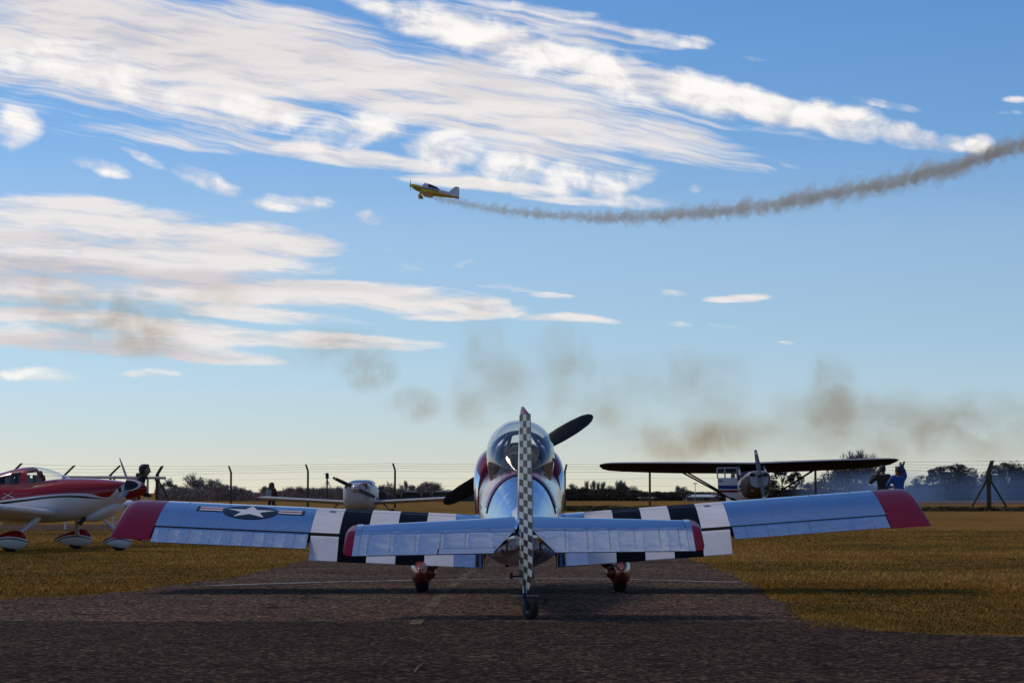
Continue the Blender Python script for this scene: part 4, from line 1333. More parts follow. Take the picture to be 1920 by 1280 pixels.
def build_red_plane():
    K = 38 / F
    yaw = radians(-12)
    root = empty('tricycle_airplane', (-7.27, 38.05, 0), (0, 0, yaw))
    tag(root, 'red and white tricycle gear airplane parked on the grass with nose to the taxiway', 'airplane')
    lx = lambda px: ((px - 960) * K + 7.27) / 0.979
    lz = lambda py: CAM_H + (924 - py) * K
    liv = livery_mat(); pmt = pant_mat()
    # local x forward, y to port (away from the camera), z up. rows: px, bottom row, waist row, top row, half width
    BODY = [(-330, 926, 918, 908, 0.05), (-260, 934, 920, 905, 0.12), (-160, 950, 925, 901, 0.23), (-80, 966, 930, 898, 0.33), (-20, 976, 934, 900, 0.40), (20, 980, 936, 904, 0.43), (60, 980, 936, 905, 0.44),
            (100, 979, 935, 899, 0.44), (128, 977, 933, 896.5, 0.43), (160, 972, 930, 896.5, 0.41), (190, 962, 926, 897.5, 0.385), (215, 951, 922, 899.5, 0.34), (235, 942, 919, 902, 0.27), (246, 935, 917, 904, 0.18)]
    mb = MB(); rings = []
    for px in [-330, -290, -250, -210, -160, -120, -80, -50, -20, 0, 20, 40, 60, 80, 100, 114, 128, 144, 160, 176, 190, 204, 215, 226, 235, 241, 246]:
        zb, zm, zt, hw = interp(BODY, px)
        rings.append([Vector((lx(px), x, z)) for x, z in section(lz(zb), lz(zm), lz(zt), hw, 2.7, 2.3, 40)])
    mb.loft(rings, 0)
    fus = mb.build('fuselage', liv, root, 60)
    # lower cowl scoop and cabin
    mb = MB(); rings = []
    for px, zb, zt, hw in ((165, 977, 965, 0.10), (185, 978, 955, 0.20), (205, 972, 945, 0.22), (222, 962, 940, 0.20), (232, 955, 940, 0.15)):
        rings.append([Vector((lx(px), x, z)) for x, z in section(lz(zb), lz((zb + zt) / 2), lz(zt), hw, 2.2, 2.2, 20)])
    mb.loft(rings, 0); mb.build('lower_cowl', M['white'], root, 60)
    CAB = [(-75, 897, 0.30), (-40, 891.5, 0.345), (0, 886.5, 0.37), (30, 879, 0.385), (60, 875, 0.39), (85, 878, 0.385), (105, 885, 0.36), (120, 892, 0.32), (131, 897, 0.26)]
    frame, glass, window = MB(), MB(), MB()
    pxs = np.linspace(-75, 131, 70)
    n = 28
    rows = []
    for px in pxs:
        zt, hw = interp(CAB, px)
        sill = interp(BODY, px)[2]
        zs = lz(914) if px < 66 else lz(lerp(914, 903, min(1, (px - 66) / 50)))
        zs = min(zs, lz(zt) - 0.02)
        rows.append([Vector((lx(px), hw * 0.945 * math.copysign(abs(cos(a)) ** 0.75, cos(a)), zs + (lz(zt) - zs) * sin(a) ** 0.8)) for a in [pi * k / n for k in range(n + 1)]])

    def is_glass(px, a):
        s_ = sin(a)
        if 9 < px < 54 and 0.12 < s_ < 0.60 + 0.003 * (px - 9): return True        # side window
        if 64 < px < 128 and s_ > 0.10 and px > 64 + 6 * (1 - s_): return True                     # windscreen
        if 58 < px <= 70 and s_ > 0.80: return True
        return False
    gf, ff = MB(), MB()
    for i in range(len(pxs) - 1):
        for k in range(n):
            t = gf if is_glass((pxs[i] + pxs[i + 1]) / 2, pi * (k + .5) / n) else ff
            t.face([t.vert(q) for q in (rows[i][k], rows[i][k + 1], rows[i + 1][k + 1], rows[i + 1][k])])
    ff.build('cabin_frame', M['red'], root, 60)
    gf.build('cabin_glazing', M['glass'], root, 60)
    mb = MB()
    for px, w_ in ((25, 0.10), (60, 0.1)):
        for sg in (-1, 1):
            mb.box((lx(px), sg * 0.17, lz(908)), (0.07, 0.24, 0.20))
            mb.box((lx(px) - 0.02, sg * 0.17, lz(894)), (0.05, 0.13, 0.07))
    s_ = mb.build('cabin_seats', M['leather'], root, 0); s_['kind'] = 'stuff'
    # side script: a white cross stroke mark and a line of tiny lettering
    hwat = lambda px: interp(BODY, px)[3]
    mw = pm('script_white', (0.62, 0.60, 0.62), 0.4)

    def on_side(px, py): return Vector((lx(px), -(hwat(px) + 0.012), lz(py)))
    mb = MB()
    for (a, b_, w0, w1) in (((25, 934), (45, 922), 1.9, 0.7), ((26, 924), (48, 933), 0.9, 1.6)):
        A, B = Vector((a[0], a[1])), Vector((b_[0], b_[1])); nn = Vector((-(B - A).y, (B - A).x)).normalized()
        q = [A + nn * w0 / 2, B + nn * w1 / 2, B - nn * w1 / 2, A - nn * w0 / 2]
        mb.face([mb.vert(on_side(*p)) for p in q])
    mb.build('side_mark', mw, root, 0)
    mb = MB(); r = random.Random(4)
    x = 46.0
    while x < 79:
        w_ = r.uniform(0.9, 2.0)
        y0 = 926.3 - (x - 46) * 0.075
        mb.face([mb.vert(on_side(*p)) for p in ((x, y0), (x + w_, y0 - 0.1), (x + w_, y0 - 1.2), (x, y0 - 1.1))])
        x += w_ + 0.55
    lt = mb.build('side_lettering', pm('script_grey', (0.30, 0.20, 0.22), 0.4), root, 0); lt['kind'] = 'stuff'
    # spinner
    mb = MB()
    mb.lathe([(0.0, 0.165), (0.10, 0.155), (0.20, 0.115), (0.28, 0.06), (0.315, 0.012)], (lx(246), 0, lz(916)), (1, 0, -0.02), 24)
    ms_, nt, b = new_mat('spinner_livery')
    x_, y_, z_ = nt.sep(nt.n('ShaderNodeTexCoord').outputs['Object'])
    ex = nt.math('DIVIDE', nt.math('SUBTRACT', x_, lx(246)), 0.215); ez = nt.math('DIVIDE', nt.math('SUBTRACT', z_, lz(909.5)), 0.085)
    r2 = nt.math('MULTIPLY_ADD', ex, ex, nt.math('MULTIPLY', ez, ez))
    nt.link(nt.mix(nt.math('LESS_THAN', r2, 0.86), nt.mix(nt.math('LESS_THAN', r2, 1.25), (0.26, 0.005, 0.012), (0.65, 0.62, 0.62)), (0.02, 0.02, 0.024)), b.inputs['Base Color'])
    b.inputs['Roughness'].default_value = 0.25; b.inputs['Specular IOR Level'].default_value = 0.3
    spn = mb.build('spinner', ms_, root, 60)
    pg = pm('grey_propeller', (0.30, 0.29, 0.33), 0.35, 0, 0.1, 8)
    prop(root, (lx(250), 0, lz(914)), (1, 0, 0), 0.50, (), pg)
    for a in (radians(101), radians(221), radians(341)):
        c = Vector((lx(250), 0, lz(914)))
        ax = Vector((-0.46 * sin(a), -cos(a), sin(a))).normalized() if a < 2 else Vector((0, -cos(a), sin(a)))
        ch = Vector((1, 0, 0)).cross(ax).normalized()
        mb = MB(); rows_ = []
        for t, w_, th in ((0.10, .07, .03), (.3, .095, .02), (.55, .09, .015), (.8, .07, .01), (.97, .04, .006), (1.0, .012, .004)):
            cd = (ch * 0.75 + Vector((0.66, 0, 0))).normalized(); nd = cd.cross(ax)
            rows_.append([c + ax * (0.52 * t) + cd * (w_ / 2 * cos(q)) + nd * (th / 2 * sin(q)) for q in [2 * pi * k / 10 for k in range(10)]])
        mb.loft(rows_, 0); mb.build('propeller_blade', pg, root, 60)
    for sg in (-1, 1):
        mb = MB(); mb.lathe([(-0.02, 0.05), (0.018, 0.05), (0.02, 0.03)], (lx(240), sg * 0.20, lz(917)), (1, 0, 0), 14)
        mb.build('air_intake', M['black'], root)
    # wings
    for sg in (-1, 1):
        mb = MB(); rows_ = []
        for (s, k) in ((0.36, 1), (1.2, 1), (2.2, 1), (3.0, 1), (3.2, .75), (3.28, .2)):
            z0 = lz(963) + 0.050 * s
            row = []
            for q in range(30):
                a = 2 * pi * q / 30
                cc = (1 - cos(a)) / 2
                th = 5 * 0.13 * (0.2969 * sqrt(cc) - 0.126 * cc - 0.3516 * cc ** 2 + 0.2843 * cc ** 3 - 0.1036 * cc ** 4)
                row.append(Vector((lx(122) - cc * 1.12, sg * s, z0 + (th * 1.15 if a < pi else -th * 1.1) * 1.12 * k - 0.05 * cc)))
            rows_.append(row)
        mb.loft(rows_, 0); w = mb.build('wing', M['white'], root, 60)
        mb = MB()
        mb.box((lx(117) - 1.10, sg * 1.0, lz(975)), (0.30, 1.1, 0.02), rot=Matrix.Rotation(radians(-38), 3, 'Y'))
        mb.build('flap', M['white'], w)
    # tail feathers (out of the picture on the left)
    mb = MB()
    mb.loft([[Vector((lx(-335) + cx * 0.55 * (1 - 0.45 * t) - 0.1 + 0.05 * t, ty * 0.03, lz(908) + t * 0.75)) for cx, ty in ((1, 0), (.6, 1), (0, .3), (0, -.3), (.6, -1))] for t in (0, 1)], 0)
    mb.build('fin', M['red'], root)
    for sg in (-1, 1):
        mb = MB(); mb.loft([[Vector((lx(-335) + cx * 0.5 * (1 - 0.3 * t), sg * (0.05 + t * 1.1), lz(909) + tz * 0.03)) for cx, tz in ((1, 0), (.6, 1), (0, .3), (0, -.3), (.6, -1))] for t in (0, 1)], 0)
        mb.build('stabilizer', M['white'], root)
    # landing gear; wheels where the photograph puts them
    for (wx, wy, L, r, nm) in ((lx(30) + 0.40, -1.14, 0.64, 0.155, 'near'), (lx(140) - 0.40, 1.14, 0.64, 0.150, 'far')):
        tyre_pant(root, (wx, wy, r + 0.003), r, 0.10, L, pmt, M['rubber'])
        mb = MB()
        mb.tube([(wx + 0.02, wy, r + 0.06), (wx + (0.06 if wy < 0 else 0.10), wy * 0.78, 0.32), (wx + 0.16 if wy < 0 else wx + 0.30, wy * 0.42, lz(970))], [0.035, 0.036, 0.055], 10)
        mb.build('gear_leg', M['white'], root, 60)
    nx = 1.24
    tyre_pant(root, (nx, -0.02, 0.142), 0.140, 0.09, 0.47, pmt, M['rubber'])
    mb = MB(); mb.tube([(nx - 0.02, 0, 0.26), (nx - 0.06, 0, 0.33), (nx - 0.42, 0, lz(960))], [0.022, 0.024, 0.028], 10)
    mb.build('nose_leg', M['white'], root, 60)
    mb = MB(); mb.tube([(lx(170), -0.1, lz(968)), (lx(158), -0.12, lz(982))], 0.032, 10)
    mb.build('exhaust_pipe', M['black'], root)
    mb = MB(); mb.tube([(lx(30), -0.9, lz(976)), (lx(29), -0.9, lz(1006))], 0.008, 6)
    mb.build('pitot_mast', M['dark_metal'], root)


build_red_plane()


# ================================================================== white low-wing airplane nose-on in the middle
def build_white_plane():
    d = 85.0; K = d / F
    o = Vector((X(679, d), d, 0))
    root = empty('low_wing_airplane', o, (0, 0, radians(-3)))
    tag(root, 'white low wing airplane facing the camera with round spinner and dark propeller', 'airplane')
    z = lambda py: CAM_H + (924 - py) * K
    wm = pm('dull_white_paint', (0.50, 0.46, 0.45), 0.35, 0, 0.08, 4)
    BODY = [(-1.75, z(938), z(918), z(908), 0.30), (-1.6, z(948), z(922), z(906.5), 0.44), (-1.2, 0.30, z(925), z(905), 0.50), (-0.6, 0.27, z(928), z(905), 0.52), (0.2, 0.27, z(928), z(905), 0.52), (1.2, 0.32, z(928), z(907), 0.46), (3.0, 0.55, z(925), z(912), 0.25), (4.6, 0.75, z(920), z(914), 0.06)]
    mb = MB(); rings = []
    for y in (-1.75, -1.7, -1.6, -1.4, -1.2, -0.9, -0.6, -0.2, 0.2, 0.7, 1.2, 2.0, 3.0, 4.0, 4.6):
        zb, zm, zt, hw = interp(BODY, y)
        rings.append([Vector((x, y, q)) for x, q in section(zb, zm, zt, hw, 3.4, 4.2, 32)])
    mb.loft(rings, 0); mb.build('fuselage', wm, root, 60)
    mb = MB(); rows = []
    for y, zt, hw in ((-0.75, z(905), 0.45), (-0.5, z(902), 0.45), (-0.2, z(899.5), 0.44), (0.2, z(899), 0.43), (0.7, z(901), 0.40), (1.1, z(906), 0.3)):
        zs = z(908)
        rows.append([Vector((hw * math.copysign(abs(cos(a)) ** .6, cos(a)), y, zs + (zt - zs) * sin(a) ** .7)) for a in [pi * k / 16 for k in range(17)]])
    mb.grid(rows, 0, mf=lambda i, j: 1 if i < 2 else 0)
    mb.build('canopy', [wm, pm('dark_windscreen', (0.03, 0.035, 0.045), 0.08, spec=0.8)], root, 60)
    for sg in (-1, 1):
        mb = MB(); mb.lathe([(0, 0.12), (0.02, 0.12), (0.03, 0.10)], (sg * 0.27, -1.69, z(912)), (0, -1, 0.1), 16); it = mb.build('air_intake', M['black'], root)
        mb = MB(); mb.box((sg * 0.27, -1.66, z(907.6)), (0.26, 0.12, 0.05)); mb.build('intake_lip', M['red'], it)
    mb = MB(); mb.lathe([(0, 0.16), (0.09, 0.155), (0.2, 0.115), (0.28, 0.05), (0.30, 0.01)], (-0.02, -1.72, z(915)), (0, -1, 0), 22)
    mb.build('spinner', pm('pale_spinner', (0.55, 0.52, 0.55), 0.25, 0.3), root, 60)
    pb = pm('brown_grey_propeller', (0.06, 0.05, 0.05), 0.4)
    mbw = M['white']
    for a in (radians(180 - 25), radians(-25)):
        c = Vector((-0.02, -1.78, z(915))); ax = Vector((cos(a), 0, sin(a))); ch = Vector((-sin(a), 0, cos(a)))
        mb = MB(); rows_ = []
        for t, w_, th in ((0.1, .09, .03), (.3, .125, .02), (.55, .13, .016), (.86, .11, .01), (.93, .10, .008), (.985, .06, .005), (1, .02, .003)):
            rows_.append([c + ax * (0.86 * t) + ch * (w_ / 2 * cos(q)) + Vector((0, 1, 0)) * (th / 2 * sin(q) + w_ * 0.25 * cos(q)) for q in [2 * pi * k / 10 for k in range(10)]])
        mb.loft(rows_, 0, mf=lambda i, j: 1 if i == 3 else 0); mb.build('propeller_blade', [pb, mbw], root, 60)
    for sg in (-1, 1):
        mb = MB(); rows_ = []
        for s, k in ((0.5, 1), (1.5, 1), (2.6, 1), (3.3, 1), (3.45, .6), (3.52, .15)):
            z0 = z(942) + s * 0.052
            row = []
            for q in range(24):
                a = 2 * pi * q / 24; cc = (1 - cos(a)) / 2
                th = 5 * .10 * (0.2969 * sqrt(cc) - 0.126 * cc - 0.3516 * cc ** 2 + 0.2843 * cc ** 3 - 0.1036 * cc ** 4) * 1.4 * k
                row.append(Vector((sg * s, -0.85 + cc * 1.4, z0 + (th if a < pi else -th) - 0.05 * cc)))
            rows_.append(row)
        mb.loft(rows_, 0); mb.build('wing', wm, root, 60)
        mb = MB(); mb.lathe([(-.06, .1), (-.06, .15), (0, .18), (.06, .15), (.06, .1)], (sg * 1.1, -0.3, .18), (1, 0, 0), 18); mb.build('tyre', M['rubber'], root)
        mb = MB(); mb.tube([(sg * 1.1, -.3, .2), (sg * 0.8, -.3, z(944))], .03, 8); mb.build('gear_leg', wm, root)
    mb = MB(); mb.lathe([(0, .05), (.03, .05), (.04, .035)], (0.05, -1.5, z(938)), (0, -1, 0), 14); mb.build('landing_light', M['steel'], root)
    mb = MB(); mb.lathe([(-.05, .09), (-.05, .13), (0, .16), (.05, .13), (.05, .09)], (0, -1.4, .16), (1, 0, 0), 18); mb.build('nose_tyre', M['rubber'], root)
    mb = MB(); mb.tube([(0, -1.4, .16), (0, -1.3, .45)], .035, 8); mb.build('nose_leg', wm, root)
    mb = MB(); mb.loft([[Vector((ty * .03, 4.0 + cx * .6 * (1 - .4 * t) + .2 * t, z(914) + t * .02)) for cx, ty in ((0, 0), (.4, 1), (1, .3), (1, -.3), (.4, -1))] for t in (0, 1)], 0); mb.build('fin', wm, root)


build_white_plane()


# ================================================================== high-wing airplane nose-on on the right
def build_high_wing():
    d = 90.0; K = d / F
    o = Vector((X(1408, d), d, 0))
    pitch, roll, yaw = radians(-9.0), radians(-0.95), radians(3.5)
    root = empty('high_wing_airplane', o, (pitch, roll, yaw))
    tag(root, 'white high wing airplane with blue and red stripes facing the camera, upright propeller', 'airplane')
    # white with blue and red side bands
    m, nt, b = new_mat('white_blue_red_livery')
    x_, y_, z_ = nt.sep(nt.n('ShaderNodeTexCoord').outputs['Object'])
    zz = nt.math('MULTIPLY_ADD', y_, -0.06, z_)
    blue = nt.math('COMPARE', zz, 1.075, 0.065); red = nt.math('COMPARE', zz, 0.925, 0.045)
    nt.link(nt.mix(red, nt.mix(blue, (0.66, 0.64, 0.66), (0.012, 0.035, 0.20)), (0.22, 0.012, 0.02)), b.inputs['Base Color'])
    b.inputs['Roughness'].default_value = 0.3; b.inputs['Specular IOR Level'].default_value = 0.3
    BODY = [(-1.0, 0.52, 0.95, 1.44, 0.52), (-0.5, 0.48, 0.95, 1.42, 0.54), (0.3, 0.47, 0.95, 1.40, 0.55), (1.2, 0.50, 0.95, 1.45, 0.53), (1.9, 0.58, 1.0, 1.62, 0.46), (3.2, 0.74, 1.08, 1.45, 0.30), (5.0, 0.92, 1.12, 1.32, 0.12), (5.9, 1.0, 1.12, 1.24, 0.04)]
    mb = MB(); rings = []
    for y in (-1.0, -0.5, 0, .3, .8, 1.2, 1.5, 1.9, 2.5, 3.2, 4.0, 5.0, 5.9):
        zb, zm, zt, hw = interp(BODY, y)
        rings.append([Vector((x, y, q)) for x, q in section(zb, zm, zt, hw, 4.0, 3.6, 36)])
    mb.loft(rings, 0); mb.build('fuselage', m, root, 50)
    COWL = [(-2.12, 0.78, 1.12, 1.36, 0.34), (-2.05, 0.66, 1.12, 1.40, 0.42), (-1.8, 0.56, 1.10, 1.42, 0.47), (-1.4, 0.53, 1.05, 1.44, 0.50), (-1.0, 0.52, 1.0, 1.45, 0.515)]
    mb = MB(); rings = []
    for y in (-2.12, -2.09, -2.05, -1.9, -1.8, -1.6, -1.4, -1.0):
        zb, zm, zt, hw = interp(COWL, y)
        rings.append([Vector((x, y, q)) for x, q in section(zb, zm, zt, hw, 3.0, 2.8, 36)])
    dk = pm('dark_brown_cowl', (0.05, 0.036, 0.026), 0.4, 0, 0.25, 5)  # lower cowl is a darker brown than the upper part
    wm = pm('faded_white_paint', (0.36, 0.34, 0.38), 0.35, 0, 0.06, 5)
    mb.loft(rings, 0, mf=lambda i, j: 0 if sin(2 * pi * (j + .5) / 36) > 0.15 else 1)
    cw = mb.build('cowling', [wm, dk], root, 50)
    for sg in (-1, 1):
        mb = MB(); rows = [[Vector((sg * 0.235 + cos(a) * .115 * k, y, 1.235 + sin(a) * .075 * k)) for a in [2 * pi * q / 18 for q in range(18)]] for y, k in ((-2.10, 1), (-2.135, 1), (-2.136, .7))]
        mb.loft(rows, 0); mb.build('air_intake', M['black'], cw)
        mb = MB(); mb.lathe([(0, .035), (.02, .035), (.03, .02)], (sg * 0.24, -2.0, 0.69), (0, -1, 0), 12); mb.build('nose_light', M['ins_white'], cw)
    mb = MB(); mb.lathe([(0, .09), (.10, .085), (.17, .06), (.2, .02)], (0.02, -2.12, 1.20), (0, -1, 0), 18); mb.build('propeller_hub', M['dark_metal'], root, 60)
    pg = pm('grey_metal_propeller', (0.16, 0.16, 0.17), 0.4, 0.3, 0.1, 8)
    for a in (radians(97.5), radians(277.5)):
        c = Vector((0.02, -2.22, 1.20)); ax = Vector((cos(a), 0, sin(a))); ch = Vector((-sin(a), 0, cos(a)))
        mb = MB(); rows_ = []
        for t, w_, th in ((0.08, .10, .05), (.25, .15, .03), (.5, .155, .02), (.82, .12, .012), (.90, .11, .010), (.985, .07, .006), (1, .03, .003)):
            rows_.append([c + ax * (0.95 * t) + ch * (w_ / 2 * cos(q)) + Vector((0, 1, 0)) * (th / 2 * sin(q) + w_ * 0.2 * cos(q)) for q in [2 * pi * k / 10 for k in range(10)]])
        mb.loft(rows_, 0, mf=lambda i, j: 1 if i == 3 else 0); mb.build('propeller_blade', [pg, M['white']], root, 60)
    # cabin: pillars, roof, panes
    ZR = 1.83
    dark = M['interior']
    for sg in (-1, 1):
        for (a, b_, w_) in (((sg * .50, -0.98, 1.42), (sg * .46, -0.42, ZR), .045), ((sg * .545, 0.45, 1.38), (sg * .50, 0.5, ZR), .04), ((sg * .52, 1.35, 1.42), (sg * .46, 1.15, ZR), .05)):
            mb = MB(); mb.tube([a, b_], w_, 6); mb.build('pillar', wm, root)
        for (y0, y1) in ((-0.55, 0.40), (0.52, 1.2)):
            mb = MB(); mb.grid([[Vector((sg * .53, y0, 1.40)), Vector((sg * .53, y1, 1.40))], [Vector((sg * .47, y0 + .12, ZR)), Vector((sg * .47, y1 - .05, ZR))]], 0); mb.build('side_window', M['glass'], root, 0)
        mb = MB(); mb.tube([(sg * .54, -0.6, 1.38), (sg * .54, 1.3, 1.40)], .03, 6); mb.build('sill', wm, root)
        mb = MB(); mb.box((sg * .545, 0.5, 1.22), (.02, .12, .03)); mb.build('door_handle', M['black'], root)
    # starboard door, swung open towards the camera's left
    dp = lambda u, z: Vector((-0.56 - u * 0.74, -0.62 - u * 0.10, z))
    dm = MB(); zz_ = [(0.0, 0.66), (0.35, 0.60), (1.0, 0.78)]
    outer = [dp(0, 0.62), dp(0.45, 0.66), dp(1.0, 0.92), dp(1.0, 1.38), dp(0.0, 1.38)]
    dm.loft([[q_ + Vector((0, yy, 0)) for q_ in outer] for yy in (-0.02, 0.02)], 0)
    door = dm.build('door', m, root, 30)
    for (u0, z0_, u1, z1_) in ((0, 1.36, 0, 1.78), (1, 1.36, 1, 1.74), (0, 1.76, 1, 1.74), (0.62, 1.38, 0.62, 1.74)):
        dm = MB(); dm.tube([dp(u0, z0_), dp(u1, z1_)], 0.026, 6); dm.build('window_frame', wm, door, 30)
    dm = MB(); dm.grid([[dp(0.02, 1.38), dp(0.98, 1.38)], [dp(0.02, 1.75), dp(0.98, 1.73)]], 0); dm.build('door_window', M['glass'], door, 0)
    dm = MB(); dm.box(dp(0.85, 1.26) + Vector((0, -0.03, 0)), (.12, .03, .04)); dm.build('door_handle', M['black'], door, 0)
    mb = MB(); mb.grid([[Vector((x, -1.02 + abs(x) * .15, 1.44)) for x in np.linspace(-.5, .5, 7)], [Vector((x * .92, -0.46 + abs(x) * .05, ZR)) for x in np.linspace(-.5, .5, 7)]], 0)
    mb.build('windscreen', glass_mat('smoked_windscreen', (0.30, 0.34, 0.40)), root, 0)
    mb = MB()
    for sg in (-1, 1): mb.box((sg * .25, 0.15, 1.35), (.42, .12, .62)); mb.box((sg * .25, 0.15, 1.72), (.22, .08, .14))
    s_ = mb.build('cabin_seats', dark, root, 0); s_['kind'] = 'stuff'
    mb = MB(); mb.box((0, -0.85, 1.42), (.95, .35, .12)); mb.build('dash_top', dark, root)
    # wing
    under = pm('shaded_wing_underside', (0.024, 0.020, 0.017), 0.8, 0, 0.1, 3, spec=0.03)  # shade under the white wing put into the colour; struts share it
    for sg in (-1, 1):
        mb = MB(); rows_ = []
        for s, c0, k in ((0.0, 1.63, 1), (0.5, 1.63, 1), (2.5, 1.63, 1), (3.4, 1.58, .95), (4.6, 1.36, .85), (5.15, 1.20, .72), (5.38, .95, .5), (5.50, .6, .25), (5.56, .3, .06)):
            z0 = ZR + 0.07 + s * 0.022
            row = []
            for q in range(26):
                a = 2 * pi * q / 26; cc = (1 - cos(a)) / 2
                th = 5 * .12 * (0.2969 * sqrt(cc) - 0.126 * cc - 0.3516 * cc ** 2 + 0.2843 * cc ** 3 - 0.1036 * cc ** 4) * 1.55 * k
                row.append(Vector((sg * s, -0.62 + (1.63 - c0) * .25 + cc * c0, z0 + (th * 1.25 if a < pi else -th * .75) - 0.10 * cc * k)))
            rows_.append(row)
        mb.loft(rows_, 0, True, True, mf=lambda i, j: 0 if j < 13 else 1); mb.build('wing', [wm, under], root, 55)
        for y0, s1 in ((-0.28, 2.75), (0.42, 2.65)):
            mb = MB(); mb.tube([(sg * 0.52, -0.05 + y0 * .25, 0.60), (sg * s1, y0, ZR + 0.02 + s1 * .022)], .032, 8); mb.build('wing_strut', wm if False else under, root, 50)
        mb = MB(); mb.lathe([(-.08, .12), (-.08, .19), (0, .22), (.08, .19), (.08, .12)], (sg * 1.15, -0.45, .15), (1, 0, 0), 20); mb.build('tyre', M['rubber'], root)
        mb = MB(); mb.tube([(sg * 1.12, -.45, .16), (sg * .45, -.35, .56)], .035, 8); mb.build('gear_leg', wm, root)
        mb = MB(); mb.loft([[Vector((sg * (0.05 + t * 1.5), 5.2 + cx * .7 * (1 - .3 * t), 1.16 + tz * .03)) for cx, tz in ((0, 0), (.4, 1), (1, .3), (1, -.3), (.4, -1))] for t in (0, 1)], 0); mb.build('stabilizer', wm, root)
    mb = MB(); mb.loft([[Vector((ty * .035, 5.1 + cx * .9 * (1 - .4 * t) + .3 * t, 1.2 + t * .95)) for cx, ty in ((0, 0), (.4, 1), (1, .3), (1, -.3), (.4, -1))] for t in (0, 1)], 0); mb.build('fin', wm, root)
    mb = MB(); mb.tube([(0, 5.6, 1.0), (0, 5.75, 0.93)], .03, 6); mb.lathe([(-.04, .05), (-.04, .08), (0, .10), (.04, .08), (.04, .05)], (0, 5.8, .965), (1, 0, 0), 14); mb.build('tail_wheel', M['rubber'], root)


build_high_wing()


